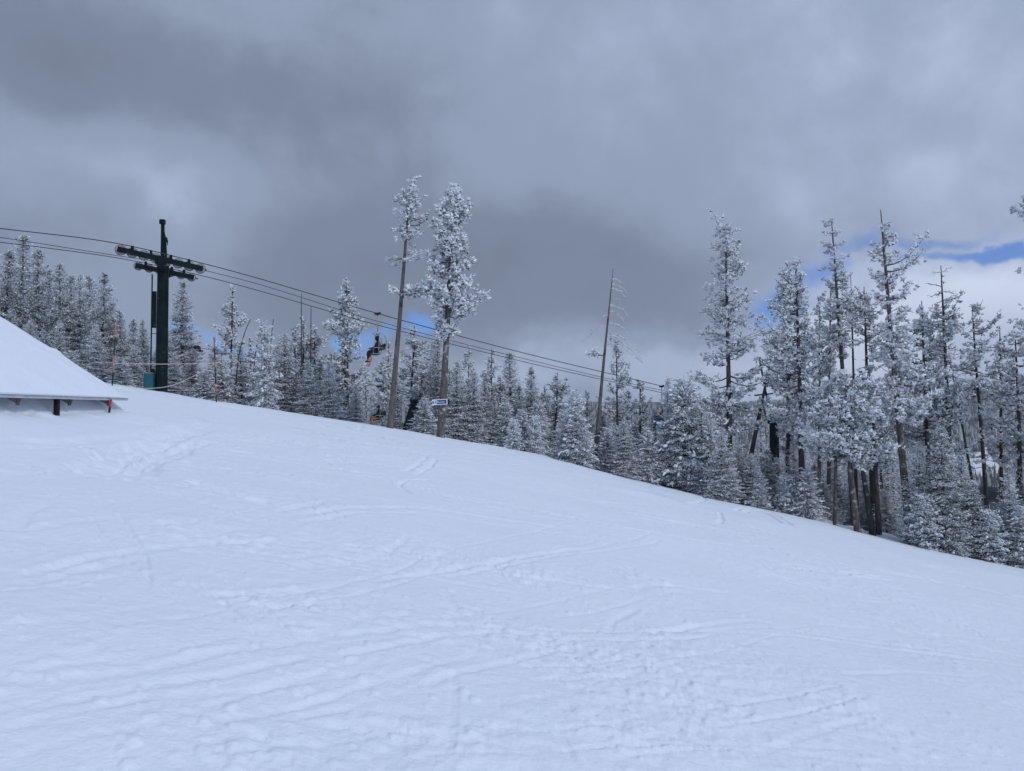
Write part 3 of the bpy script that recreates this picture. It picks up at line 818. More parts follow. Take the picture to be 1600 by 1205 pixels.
ROWS = {
 'behind the snowy roof': [
  (-14, 52, 374, 'fir', 1), (8, 50, 386, 'fir', 1), (33, 52, 368, 'slimfir', 1.25), (62, 50, 384, 'fir', .9), (80, 56, 422, 'fir', 1), (97, 49, 413, 'fir', 1), (113, 54, 432, 'slimfir', 1.3),
  (127, 50, 429, 'firlight', .9), (146, 55, 434, 'fir', .9), (163, 47, 427, 'fir', 1.0), (179, 54, 472, 'firlight', .9), (192, 49, 487, 'fir', .9), (208, 54, 498, 'fir', .9), (228, 50, 500, 'fir', .8),
  (18, 45, 480, 'fir', 1), (46, 45.5, 498, 'firlight', 1), (74, 44, 520, 'fir', 1), (92, 45.5, 500, 'firlight', .9), (112, 42, 548, 'firsnow', 1), (134, 43, 530, 'fir', 1), (152, 41.5, 508, 'firlight', .95),
  (172, 42.5, 545, 'fir', 1), (190, 40.5, 558, 'firsnow', 1), (211, 42, 540, 'firlight', .9), (226, 43, 556, 'fir', .9), (242, 44.5, 545, 'fir', 1)],
 'between lift tower and chair rider': [
  (264, 48, 520, 'fir', .9), (288, 50, 441, 'fir', .78), (272, 43, 552, 'firlight', 1), (301, 45.5, 548, 'fir', 1), (317, 41.5, 578, 'firsnow', 1.1), (336, 46, 540, 'fir', 1.05), (350, 42.5, 556, 'firsnow', 1.15),
  (362, 50, 446, 'openpine', .8), (378, 46.5, 540, 'firlight', 1), (393, 49, 530, 'pine', .9), (403, 43.5, 588, 'firlight', 1), (416, 41.5, 500, 'firsnow', .75), (432, 47, 540, 'firlight', 1),
  (446, 43.5, 520, 'firlight', 1.05), (461, 50, 512, 'pine', .9), (475, 49, 498, 'pine', .95), (494, 49, 508, 'pine', .95), (482, 42.8, 563, 'firlight', .95), (502, 46, 562, 'fir', .9), (514, 42.5, 566, 'firlight', .95),
  (530, 46, 590, 'fir', 1), (557, 44, 600, 'firlight', .8), (574, 56, 575, 'openpine', .9)],
 'behind the two tall pines': [
  (598, 57, 560, 'pine', .95), (608, 58, 535, 'openpine', .9), (622, 46, 590, 'firlight', 1), (641, 50, 508, 'pine', 1.0), (655, 48, 565, 'pine', .9), (674, 52, 532, 'fir', .9), (686, 48, 530, 'slimfir', 1.1),
  (662, 42.0, 622, 'firsnow', 1.05), (699, 46, 575, 'fir', .9), (712, 43.6, 566, 'firlight', .95), (730, 50, 540, 'openpine', .7), (738, 44, 582, 'firlight', 1)],
 'right of the sign': [
  (757, 47, 590, 'fir', .9), (769, 50, 545, 'openpine', .85), (782, 48, 585, 'pine', .9), (800, 51, 552, 'slimfir', 1.2), (790, 45, 625, 'firsnow', 1), (815, 47, 600, 'fir', .9), (828, 48, 572, 'fir', .75),
  (842, 45, 622, 'firsnow', 1), (852, 50, 602, 'pine', .8), (866, 47, 582, 'pine', 1.15), (881, 45, 640, 'firsnow', 1), (803, 42.6, 655, 'sapling', .9), (836, 43.0, 648, 'sapling', .9), (818, 44, 640, 'firsnow', .9),
  (900, 42.2, 610, 'firsnow', 1.05), (884, 43, 652, 'firsnow', 1.1), (917, 46, 612, 'pine', .85)],
 'beside the leaning snag': [
  (965, 44, 534, 'pine', .78), (1000, 46, 596, 'pine', 1.15), (984, 48, 612, 'fir', .9), (972, 41.3, 655, 'firlight', 1.1), (950, 42.5, 668, 'firsnow', 1), (944, 45, 640, 'fir', .9), (1013, 42.6, 668, 'firsnow', 1), (1024, 45, 640, 'firlight', 1), (912, 41.8, 672, 'sapling', 1.1)],
 'around the wide snowy fir': [
  (1041, 43, 592, 'slimfir', .75), (1094, 42, 628, 'firlight', 1), (1126, 39.6, 668, 'firlight', 1.05), (1108, 41.5, 655, 'firsnow', 1), (1151, 41, 690, 'firlight', 1), (1173, 40, 708, 'firlight', .9),
  (1196, 41, 700, 'fir', 1), (1160, 45, 668, 'firlight', 1), (1216, 42, 715, 'firlight', 1), (1227, 39.8, 742, 'sapling', 1.1), (1240, 43, 690, 'firlight', .9), (1184, 39.6, 738, 'sapling', 1), (1140, 39.6, 725, 'sapling', 1)],
 'below the tall pines': [
  (1262, 39.2, 732, 'firsnow', 1.1), (1286, 38.8, 755, 'firlight', 1.1), (1385, 38.6, 765, 'firsnow', 1.1), (1436, 38.2, 690, 'firlight', 1), (1474, 37.6, 655, 'fir', 1.0),
  (1500, 38.6, 712, 'firlight', 1.05), (1519, 37.8, 752, 'fir', .8), (1546, 36.9, 795, 'sapling', 1.15), (1576, 37.4, 740, 'firlight', 1), (1594, 36.5, 790, 'firsnow', 1),
  (1613, 37.4, 705, 'fir', 1), (1350, 46, 712, 'firlight', 1), (1303, 47, 712, 'fir', 1), (1334, 43, 740, 'firlight', 1), (1366, 42, 742, 'fir', 1),
  (1444, 37.2, 770, 'sapling', 1.1), (1490, 36.9, 790, 'firsnow', .9), (1272, 43, 725, 'fir', 1), (1248, 41.5, 735, 'firlight', 1)],
}
ORD = ['first', 'second', 'third', 'fourth', 'fifth', 'sixth', 'seventh', 'eighth', 'ninth', 'tenth', 'eleventh', 'twelfth', 'thirteenth', 'fourteenth', 'fifteenth', 'sixteenth', 'seventeenth', 'eighteenth', 'nineteenth', 'twentieth']

def tree_obj(name, loc, trunk, crown, label, cat, group=None, scale=(1, 1, 1), rz=0, crownname='crown'):
    o = empty(name, loc, rz); o.scale = scale
    link('trunk', trunk, o); link(crownname, crown, o)
    return tag(o, label, cat, group)

for zone, rows in ROWS.items():
    cnt = {}; tot = {}
    for r in rows: tot[r[3]] = tot.get(r[3], 0) + 1
    for k, (u, Y, vt, kind, wf) in enumerate(sorted(rows)):
        a, b = ray(u, vt); yc = float(np.interp(a * Y, _ycx, _ycy))
        if u > 640 and not 1275 < u < 1432 and Y < yc + 2.4: Y = yc - .5 - 2.2 * (yc + 2.4 - Y) / 3
        if 1275 < u < 1432: Y += 2.4
        x = a * Y; g = gz(x, Y)
        h = EYE + b * Y - g
        i = cnt.get(kind, 0); cnt[kind] = i + 1
        H, (tr, cr) = PROTO[kind][(k * 7 + i) % len(PROTO[kind])]
        s = h / H; sw = s * wf * (1.0 if s > .6 else 1.1) * (1.22 if 250 < u < 900 and kind in ('fir', 'firlight', 'pine', 'slimfir', 'openpine') else 1.0)
        if s < .7 and kind not in ('sapling',): sw = max(sw, .55 * wf)
        lab = f"{PDESC[kind]}, {ORD[i] + ' from left of those' if tot[kind] > 1 else 'only one of its kind'} {zone}"
        tree_obj(PNAME[kind], (x, Y, g), tr, cr, lab, 'fir tree' if 'fir' in kind or kind == 'sapling' else 'pine tree', 'frosted trees ' + zone, (sw, sw, s), RNG.uniform(0, 6.28))

# ------------------------------------------------------------------ trees built one by one
def tv(v, Y, ub, ut, vt):      # height fraction for a pixel row
    a, _ = ray(ub, 700); g = gz(a * Y, Y); return (P(ut, v, Y).z - g) / (P(ut, vt, Y).z - g)
def hero(name, label, ub, Y, vb, ut, vt, r_px, prof=None, cat='pine tree', seed=0, group='tall trees', **kw):
    """ub, vb: base (vb None = ground there); ut, vt: tip; prof: (v, left px, right px) from low to high"""
    a, _ = ray(ub, 700); x = a * Y
    g = gz(x, Y)
    top = P(ut, vt, Y); h = top.z - g; lx = top.x - x
    base_pt = Vector((x, Y, g)); m = Y / F
    pr = None
    if prof:
        pr = []
        for v, l, r in prof:
            pr.append(((P(ut, v, Y).z - g) / h, max(l, .5) * m * 1.42, max(r, .5) * m * 1.42))
    rng = rg(500 + seed)
    kind = kw.pop('kind', 'pine')
    if kind == 'snag':
        tr, cr = snag_tree(h, r_px * m * .72, lx, kw.pop('ly', 0), rng, **kw); cn = 'crown'
    else:
        tr, cr = pine_tree(h, r_px * m, lx, kw.pop('ly', 0), pr, rng, **kw); cn = 'crown'
    if kw.get('extra'): pass
    return tree_obj(name, base_pt, tr, cr, label, cat, group, crownname=cn)


Y1 = 37.5
hero('lodgepole_pine', 'tall thin leaning pine with sparse tufted top and one lower bough', 609, Y1, None, 642, 278, 6.0,
     [(376, 4, 8), (362, 12, 20), (347, 16, 32), (332, 30, 27), (318, 28, 24), (305, 12, 14), (292, 3, 4)], seed=1, gap=-.3, thin=.25, bark='greybark', dens=.6, puff=.19, frost=.62, K=11,
     twiggy=(tv(420, Y1, 609, 642, 278), 1.0, 1.25, 46, .9), extra=[(tv(462, Y1, 609, 642, 278), .1, 1.3, 40), (tv(458, Y1, 609, 642, 278), -.5, 1.0, 24), (tv(455, Y1, 609, 642, 278), 2.9, .6, 14)])
hero('lodgepole_pine', 'tall full crowned rimed pine carrying the blue trail sign', 688, 37.3, None, 711, 290, 8,
     [(528, 6, 22), (512, 22, 40), (490, 30, 48), (465, 30, 44), (430, 28, 40), (395, 26, 34), (360, 25, 26), (335, 20, 22), (315, 13, 14), (300, 6, 7), (291, 2, 2)], seed=2, gap=-.4, bark='bark', dens=1.4, puff=.21, frost=.66, K=12,
     twiggy=(.93, .995, .5, 6, .9))
hero('dead_pine', 'lone leaning dead pine with frosted stub branches', 928, 40.2, None, 958, 420, 4.6, None, seed=3, bark='greybark', tip=.012, droop=(16, .60, .985, 1.9), extra=[(tv(556, 40.2, 928, 958, 420), 2.9, .7, 12)], cat='dead tree')
hero('lodgepole_pine', 'tall twin stemmed pine with wispy rimed top above the wide snowy fir', 1140, 41, None, 1134, 352, 6.5,
     [(690, 10, 10), (660, 38, 38), (620, 46, 46), (585, 46, 46), (550, 34, 38), (515, 42, 34), (495, 28, 32), (470, 20, 22), (430, 22, 24), (395, 30, 34), (365, 36, 12), (354, 6, 6)], seed=4, thin=.72, bark='darkbark', dens=1.0, puff=.20, frost=.62, K=11,
     twiggy=(.55, .985, 2.0, 110, .88))
hero('lodgepole_pine', 'pine with broad tiered crown and thin dead spike, right of second tower', 1253, 39.8, None, 1243, 408, 6.2,
     [(660, 20, 10), (640, 56, 14), (615, 52, 40), (570, 48, 44), (540, 60, 34), (505, 46, 30), (470, 30, 18), (440, 30, 10), (418, 16, 4), (410, 3, 3)], seed=5, thin=.3, gap=-.2, bark='darkbark', dens=.9, puff=.20, frost=.58, K=11, twiggy=(.55, .99, 1.5, 40, .6))
hero('lodgepole_pine', 'slender pine leaning left with bare frosted spire and narrow middle crown', 1334, 42, None, 1299, 340, 6.2,
     [(560, 10, 6), (520, 26, 16), (480, 34, 40), (462, 30, 42), (440, 20, 12), (420, 10, 6)], seed=6, thin=.4, bark='greybark', dens=.9, puff=.20, frost=.64, K=11, twiggy=(.58, .99, 1.5, 70, .9))
hero('lodgepole_pine', 'tallest pine at the piste edge with rust brown trunk and lopsided crown', 1419, 36.6, None, 1376, 328, 8,
     [(660, 4, 14), (640, 6, 40), (600, 10, 46), (560, 12, 30), (520, 16, 44), (480, 22, 48), (450, 12, 60), (428, 28, 70), (400, 20, 44), (380, 12, 40), (362, 12, 22), (350, 2, 4)], seed=7, thin=.35, bark='bark', dens=1.0, puff=.19, frost=.62, K=11, twiggy=(.35, .97, 1.3, 60, .75))
hero('short_pine', 'short bushy pine with rounded crown above bare brown trunk', 1338, 36.8, None, 1312, 590, 6.5,
     [(722, 20, 40), (708, 70, 66), (690, 84, 62), (668, 80, 54), (645, 62, 46), (622, 40, 34), (602, 20, 18), (592, 5, 5)], seed=8, gap=-.55, bark='bark', dens=1.6, puff=.20, frost=.50, K=12, pads=90, elev=(-.25, .8))
hero('lodgepole_pine', 'pine with stacked cloud like tufts just left of the tallest pine', 1364, 42.5, None, 1350, 448, 5.5,
     [(650, 12, 10), (630, 30, 30), (605, 26, 30), (585, 12, 12), (560, 24, 22), (530, 30, 34), (500, 34, 38), (478, 22, 24), (460, 6, 8)], seed=9, bark='darkbark', dens=.95, puff=.21, frost=.56, K=11, twiggy=(.5, .99, .9, 10, .5))
hero('dead_pine', 'bare dark dead pole beside the slender leaning pine', 1338, 42.5, None, 1329, 425, 4.5, kind='snag', seed=10, n=5, Lm=.35, t0=.6, bark='darkbark', rime=.2, cat='dead tree')
hero('dead_pine', 'short weathered trunk with pale stripped patch at the piste edge', 1303, 37.2, None, 1306, 640, 5, kind='snag', seed=11, n=8, Lm=.6, t0=.5, bark='bark', rime=.5, cat='dead tree')
hero('dead_pine', 'dark trunk leaning left behind the short bushy pine', 1361, 37.6, None, 1338, 668, 6.5, kind='snag', seed=12, n=5, Lm=.5, t0=.5, bark='darkbark', rime=.2, tip=.04, cat='dead tree')
hero('lodgepole_pine', 'straight dark trunked pine between bushy pine and tallest pine', 1371, 38.0, None, 1362, 600, 5.5,
     [(735, 12, 14), (712, 30, 34), (690, 36, 36), (660, 30, 30), (630, 16, 18), (606, 4, 4)], seed=13, bark='darkbark', dens=1.2, puff=.20, frost=.55, K=11)
hero('lodgepole_pine', 'sparse pine with bare upper limbs right of the tallest pine', 1489, 40, None, 1470, 415, 6,
     [(665, 20, 10), (640, 30, 30), (600, 30, 46), (575, 10, 46), (548, 20, 30), (520, 34, 24), (495, 30, 34), (482, 12, 20)], seed=14, bark='darkbark', dens=.85, puff=.20, frost=.55, K=11, twiggy=(.5, .99, 1.9, 60, .5))
hero('dead_pine', 'dead dark trunk leaning steeply left near the valley clearing', 1540, 41, None, 1486, 572, 4.5, kind='snag', seed=15, n=5, Lm=.4, t0=.5, bark='darkbark', rime=.1, cat='dead tree')
hero('lodgepole_pine', 'thin pine with flat wispy crown left of the valley clearing', 1543, 42, None, 1519, 478, 5,
     [(620, 20, 10), (600, 40, 46), (580, 34, 46), (560, 16, 20), (520, 16, 24), (495, 22, 22), (482, 4, 6)], seed=16, bark='darkbark', dens=.8, puff=.19, frost=.58, K=10, twiggy=(.35, .99, 1.4, 50, .7))
hero('lodgepole_pine', 'dark forked trunk pine at the right end of the treeline', 1594, 39, None, 1586, 520, 6,
     [(720, 10, 10), (690, 30, 20), (640, 40, 36), (600, 34, 40), (570, 30, 40), (545, 20, 24), (525, 4, 4)], seed=17, bark='darkbark', dens=1.1, puff=.20, frost=.56, K=11, twiggy=(.3, .95, 1.3, 14, .4))
hero('lodgepole_pine', 'pine whose frosted boughs reach in from the right edge of the view', 1655, 35.5, None, 1638, 240, 8,
     [(560, 20, 20), (520, 44, 46), (480, 30, 46), (430, 26, 46), (400, 34, 46), (370, 16, 40), (345, 40, 40), (325, 34, 34), (300, 16, 26), (250, 4, 4)], seed=18, bark='bark', dens=1.0, puff=.20, frost=.6, K=11, twiggy=(.5, .95, 1.4, 20, .6))
hero('dead_pine', 'bare dead trunk leaning right across the second lift tower', 1156, 42, None, 1203, 570, 6, kind='snag', seed=19, n=3, Lm=.4, t0=.6, bark='darkbark', rime=.1, tip=.04, cat='dead tree')
hero('lodgepole_pine', 'broad pale puffy pine filling the gap right of the tallest pine', 1452, 40.5, None, 1440, 470, 5.5,
     [(712, 20, 30), (690, 56, 60), (660, 66, 60), (620, 50, 44), (580, 40, 34), (545, 34, 26), (515, 20, 18), (480, 4, 4)], seed=20, gap=-.3, bark='darkbark', dens=.8, puff=.22, frost=.70, K=12, pads=20)
hero('lodgepole_pine', 'thin trunked pine half covering the second lift tower on its right', 1231, 44, None, 1230, 412, 5,
     [(705, 10, 16), (680, 16, 26), (640, 20, 24), (600, 30, 26), (560, 26, 26), (520, 24, 20), (480, 18, 20), (440, 12, 14), (418, 3, 3)], seed=21, bark='darkbark', dens=1.1, puff=.2, frost=.6, K=11)
hero('lodgepole_pine', 'tall shaggy pine just left of the dark chair rider', 541, 46, None, 541, 440, 5.5,
     [(650, 16, 16), (620, 26, 24), (590, 30, 26), (555, 30, 30), (525, 34, 26), (500, 22, 24), (470, 15, 17), (450, 8, 10), (440, 2, 2)], seed=22, gap=-.25, bark='bark', dens=1.2, puff=.2, frost=.58, K=11)
hero('lodgepole_pine', 'sparse thin pine standing behind the slender leaning pine', 1292, 46, None, 1298, 440, 4.5,
     [(590, 12, 8), (560, 20, 16), (520, 26, 20), (490, 20, 18), (460, 8, 8)], seed=23, bark='greybark', dens=.9, puff=.19, frost=.68, K=10, twiggy=(.4, .95, 1.0, 20, .8))
hero('lodgepole_pine', 'thin grey trunk pine with small crown left of the slender leaning pine', 1277, 47, None, 1281, 480, 4.5,
     [(600, 10, 8), (570, 20, 18), (535, 22, 20), (505, 14, 14), (484, 3, 3)], seed=24, bark='greybark', dens=.9, puff=.19, frost=.66, K=10, twiggy=(.3, .95, .9, 16, .7))
hero('lodgepole_pine', 'slender pine with ragged tufts between valley clearing and forked pine', 1563, 43, None, 1562, 510, 4.5,
     [(720, 14, 14), (680, 26, 22), (640, 24, 26), (600, 16, 18), (570, 10, 10), (530, 3, 3)], seed=25, bark='darkbark', dens=1.0, puff=.2, frost=.6, K=10, twiggy=(.3, .9, .9, 14, .5))
# bent and straight dead whips above the left hand stand
for k, (u, Y, ut, vt, bend, lab) in enumerate([
    (366, 44, 372, 492, .75, 'thin dead whip bent right, first of the two bent ones'), (394, 45, 396, 508, .45, 'thin dead whip bent right, shorter of the two bent ones'),
    (470, 47, 471, 458, 0, 'tallest straight dead spike above the bushy pines under the cables'), (485, 47, 486, 478, 0, 'straight dead spike right of the tallest spike under the cables'), (420, 46, 421, 496, .25, 'short dead whip rising behind the snow laden fir')]):
    hero('dead_whip', lab, u, Y, None, ut, vt, 1.5, kind='snag', seed=40 + k, n=6, Lm=.35, t0=.7, bark='darkbark', rime=.4, tip=.018, bend=bend, cat='dead tree', group='dead whips under the cables')

# the wide snowy fir
def one_fir(name, label, u, Y, vt, rpx, seed, **kw):
    a, b = ray(u, vt); x = a * Y; g = gz(x, Y); h = EYE + b * Y - g
    tr, cr = fir_tree(h, rpx * Y / F, rg(seed), **kw)
    return tree_obj(name, (x, Y, g), tr, cr, label, 'fir tree', 'tall trees')
one_fir('wide_fir', 'wide snow laden fir with drooping boughs at the piste edge', 1068, 40.2, 592, 59, 900, frost=.58, snow=.75, dens=1.15, gap=.30, droop=-.55, power=.62)
one_fir('dark_fir', 'large layered fir below the sparse pine near the lower right', 1478, 37.8, 690, 44, 901, frost=.50, snow=.4, dens=1.1, gap=.27, droop=-.4)

# ------------------------------------------------------------------ woods filling the slope behind
def background_wood():
    lp = [(9, fir_tree(9, 1.35, rg(300 + i), .60, 0, .62, gap=.40)) for i in range(3)]
    Vs, Qs, Ms = [], [], []; TV, TQ = [], []
    n0 = 0; n1 = 0
    rng = rg(333)
    for _i in range(480):
        u = rng.uniform(560, 1680) if _i < 330 else rng.uniform(1680, 2150); Y = (50 if _i < 330 else 36) + 95 * rng.random() ** 1.3
        if _i >= 440: u = rng.uniform(-420, -30); Y = rng.uniform(44, 62)
        if u < 900 and Y < 58: continue
        if 1505 < u < 1565 and Y > 48 : continue
        a, _b = ray(u, 640); x = a * Y; g = gz(x, Y)
        vtop = np.interp(u, [-420, -30, 0, 560, 800, 1000, 1150, 1600, 1680, 1700, 2150], [300, 370, 600, 620, 650, 665, 668, 690, 690, 520, 540]) + rng.uniform(-12, 60)
        h = min(max(P(u, vtop, Y).z - g, 3.5), 13)
        H, (tr, cr) = lp[rng.integers(3)]
        s = h / H; ca, sa = math.cos(rng.uniform(0, 6)), 0
        th = rng.uniform(0, 6.28); ca, sa = math.cos(th), math.sin(th); sw = s * rng.uniform(.9, 1.2)
        for me, VV, QQ, MM in ((cr, Vs, Qs, Ms), (tr, TV, TQ, None)):
            v = np.empty(len(me.vertices) * 3, np.float32); me.vertices.foreach_get('co', v); v = v.reshape(-1, 3)
            w = np.stack([x + sw * (v[:, 0] * ca - v[:, 1] * sa), Y + sw * (v[:, 0] * sa + v[:, 1] * ca), g + s * v[:, 2]], 1)
            qd = np.empty(len(me.loops), np.int32); me.loops.foreach_get('vertex_index', qd)
            off = n0 if MM is not None else n1
            VV.append(w); QQ.append(qd.reshape(-1, 4) + off)
            if MM is not None:
                mi = np.empty(len(me.polygons), np.int32); me.polygons.foreach_get('material_index', mi); MM.append(mi); n0 += len(v)
            else: n1 += len(v)
    nf = n0
    V = np.concatenate(Vs + TV); Q = np.concatenate(Qs + [q + nf for q in TQ]); mm = np.concatenate(Ms + [np.full(sum(len(q) for q in TQ), 6)])
    me = mesh_from('background_wood', V, Q, mm, CROWN_MATS + [M['darkbark']])
    tag(link('background_wood', me), 'mass of frosted conifers filling the slope behind the treeline', 'forest', kind='stuff')
background_wood()

# ------------------------------------------------------------------ shelter roof buried in snow
def shelter():
    s = empty('shelter', RC)
    tag(s, 'low shelter with snow covered metal roof at the left edge', 'shelter')
    def L(e, u, z): return RE * e + RU * u + Vector((0, 0, z))
    mb = MB(); th = .06; LEN, W_ = 9.5, 4.6
    V = [L(0, 0, 0), L(LEN, 0, 0), L(LEN, W_, W_ * RP), L(0, W_, W_ * RP)]
    V += [v - Vector((0, 0, th)) for v in V]
    mb._add(V, [(0, 1, 2, 3), (7, 6, 5, 4), (0, 4, 5, 1), (1, 5, 6, 2), (2, 6, 7, 3), (3, 7, 4, 0)])
    mb.build('roof', M['roofmetal'], s)
    for u in (35, 115, 175, -60):
        a, _ = ray(u, 622)
        e = min((( RC.x - a * RC.y) / (a * RE.y - RE.x)), 9.2)
        m = MB(); d = .15
        V = []
        for ee in (e - .05, e + .05):
            V += [L(ee, .05, .05 * RP - th), L(ee, 4.3, 4.3 * RP - th), L(ee, 4.3, 4.3 * RP - th - d), L(ee, .09, .09 * RP - th - d)]
        m._add(V, [(0, 1, 2, 3), (7, 6, 5, 4), (0, 4, 5, 1), (1, 5, 6, 2), (2, 6, 7, 3), (3, 7, 4, 0)])
        m._add([L(e - .055, .035, .05 * RP - th + .012), L(e + .055, .035, .05 * RP - th + .012), L(e + .055, .075, -.19), L(e - .055, .075, -.19),
                L(e - .055, .052, .05 * RP - th + .012), L(e + .055, .052, .05 * RP - th + .012), L(e + .055, .092, -.19), L(e - .055, .092, -.19)],
               [(0, 1, 2, 3), (7, 6, 5, 4), (0, 4, 5, 1), (1, 5, 6, 2), (2, 6, 7, 3), (3, 7, 4, 0)], 1)
        m.build('rafter', [M['wood'], M['darkbark']], s)
    for u in (97, -160):
        a, _ = ray(u, 622); e = (RC.x - a * RC.y) / (a * RE.y - RE.x)
        m = MB(); p = L(e, .10, 0)
        m.box(p + Vector((0, 0, -.50)), (.088, .088, .95), None, 0, .008); m.build('post', M['darkwood'], s)
    # snow lying on the roof
    ne, nu = 110, 60
    ee = np.concatenate([np.linspace(-.05, .5, 30), np.linspace(.52, LEN + .1, ne - 30)]); uu = np.concatenate([np.linspace(-.03, .4, 24), np.linspace(.43, W_ + .3, nu - 24)])
    E, U = np.meshgrid(ee, uu)
    T = (.035 + .30 * (1 - np.exp(-np.clip(U + .02, 0, 9) / .75))) * (1 - np.exp(-np.clip(E + .05, 0, 9) / .38) * .97)
    T = T + .05 * fbm(E * .7 + 4, U * .7, 3, 7) * sstep(.1, .8, U) * sstep(0, .6, E) + .03 * fbm(E * 2.2, U * 2.2, 3, 17) * sstep(0, .2, U)
    Z = np.maximum(U, -.02) * RP + T
    top = np.stack([RE.x * E + RU.x * U, RE.y * E + RU.y * U, Z], -1).reshape(-1, 3)
    bot = np.stack([RE.x * E + RU.x * U, RE.y * E + RU.y * U, np.maximum(U, 0) * RP + .004], -1).reshape(-1, 3)
    nu_, ne_ = E.shape
    i = np.arange(nu_ - 1)[:, None] * ne_; j = np.arange(ne_ - 1)[None]
    q1 = np.stack([i + j, i + j + 1, i + ne_ + j + 1, i + ne_ + j], -1).reshape(-1, 4)
    n = len(top); q2 = q1[:, ::-1] + n
    def rim(ids): ids = np.array(ids); return np.stack([ids[:-1], ids[1:], ids[1:] + n, ids[:-1] + n], -1)
    rims = [rim(np.arange(ne_)), rim(np.arange(ne_) + (nu_ - 1) * ne_), rim(np.arange(nu_) * ne_), rim(np.arange(nu_) * ne_ + ne_ - 1)]
    me = mesh_from('roof_snow', np.concatenate([top, bot]) + np.array(RC), np.concatenate([q1, q2] + rims), None, [M['snow']], True)
    tag(link('roof_snow', me), 'smooth deep snow lying on the shelter roof', 'snow', kind='stuff')
shelter()

# ------------------------------------------------------------------ lift line
LD = Vector((.926, .377, 0)).normalized(); LN = Vector((-LD.y, LD.x, 0))
TC = Vector((-16.95, 36.0, 0))
def on_line(off, s): return TC + LN * off + LD * s
def rope_pt(off, u, v):
    o = TC + LN * off; a, _ = ray(u, v)
    s = (a * o.y - o.x) / (LD.x - a * LD.y); p = o + LD * s
    return P(u, v, p.y)
def smooth_path(pts, n=60):
    pts = [Vector(p) for p in pts]; s = [0]
    for i in range(1, len(pts)): s.append(s[-1] + (pts[i] - pts[i - 1]).length)
    t = np.linspace(0, s[-1], n); out = []
    from mathutils.geometry import interpolate_bezier
    A = np.array(pts); T = np.gradient(A, np.array(s), axis=0)
    for q in t:
        k = min(max(np.searchsorted(s, q) - 1, 0), len(pts) - 2); d = s[k + 1] - s[k]; w = (q - s[k]) / d
        h00 = 2 * w ** 3 - 3 * w ** 2 + 1; h10 = w ** 3 - 2 * w ** 2 + w; h01 = -2 * w ** 3 + 3 * w ** 2; h11 = w ** 3 - w ** 2
        out.append(Vector(h00 * A[k] + h10 * d * T[k] + h01 * A[k + 1] + h11 * d * T[k + 1]))
    return out
def rope(name, pts, r, label, mat='rope', cat='cable', group=None, n=70):
    m = MB(); m.tube(smooth_path(pts, n), r, 6); return tag(m.build(name, M[mat], None, True), label, cat, group)
NEAR = [rope_pt(-1.75, -420, 306), rope_pt(-1.75, 0, 357), rope_pt(-1.75, 180, 380), rope_pt(-1.75, 318, 412), rope_pt(-1.75, 590, 490), rope_pt(-1.75, 800, 547), rope_pt(-1.75, 1040, 605), rope_pt(-1.75, 1190, 644)]
FAR = [rope_pt(1.75, -420, 330), rope_pt(1.75, 0, 378.5), rope_pt(1.75, 205, 407), rope_pt(1.75, 303, 428), rope_pt(1.75, 590, 508), rope_pt(1.75, 800, 561), rope_pt(1.75, 1040, 615), rope_pt(1.75, 1215, 654)]
COMM = [rope_pt(0, -420, 320), rope_pt(0, 0, 371), rope_pt(0, 150, 394.5), rope_pt(0, 240, 408), rope_pt(0, 262, 411), rope_pt(0, 350, 430), rope_pt(0, 590, 502), rope_pt(0, 800, 556), rope_pt(0, 1040, 611), rope_pt(0, 1205, 640)]
rope('haul_rope', NEAR, .022, 'uppermost haul cable running over the near wheels of the green tower', group='lift cables')
rope('haul_rope', FAR, .020, 'lowest haul cable running over the far wheels of the green tower', group='lift cables')
rope('signal_cable', COMM, .016, 'middle thin cable fixed to the green tower crossarm', group='lift cables')

def along(path, off, s):
    """height of a cable at line parameter s"""
    sm = smooth_path(path, 200); best = min(sm, key=lambda p: abs((p - TC).dot(LD) - s)); return best.z

def sheave_train(parent, org, off, path, L, n, dia):
    a = on_line(off, -L / 2); a.z = along(path, off, -L / 2); b = on_line(off, L / 2); b.z = along(path, off, L / 2)
    d = (b - a).normalized(); drop = Vector((0, 0, -dia / 2 - .02))
    a += drop - org; b += drop - org
    m = MB()
    m.beam(a - d * .05 - LN * .11, b + d * .05 - LN * .11, .07, .25, 0, .01)
    m.beam(a + LN * .11, b - LN * .11 + LN * .22, .05, .13, 0, .01)
    for t in (-.28, L + .28): m.beam(a + d * min(t, 0) + d * (L if t > 0 else 0) , a + d * t, .03, .05)
    for f in (.16, .38, .62, .84):
        p = a + (b - a) * f - LN * .11; m.beam(p + Vector((0, 0, .05)), p + Vector((0, 0, .30)), .09, .10, 0, .01, up=Vector((1, 0, 0)))
    tr = m.build('sheave_train', M['green'], parent)
    for i in range(n):
        c = a + (b - a) * ((i + .15) / (n - .7))
        w = MB()
        w.lathe(c - LN * .03, LN, [(0, dia * .43), (.005, dia * .46), (.055, dia * .46), (.06, dia * .43)], 22, 0)
        w.ring(c, LN, dia * .47, dia * .04, 24, 1)
        w.lathe(c - LN * .06, LN, [(0, dia * .10), (.12, dia * .10)], 10, 2)
        w.build('sheave', [M['sheave'], M['black'], M['green']], tr, False)

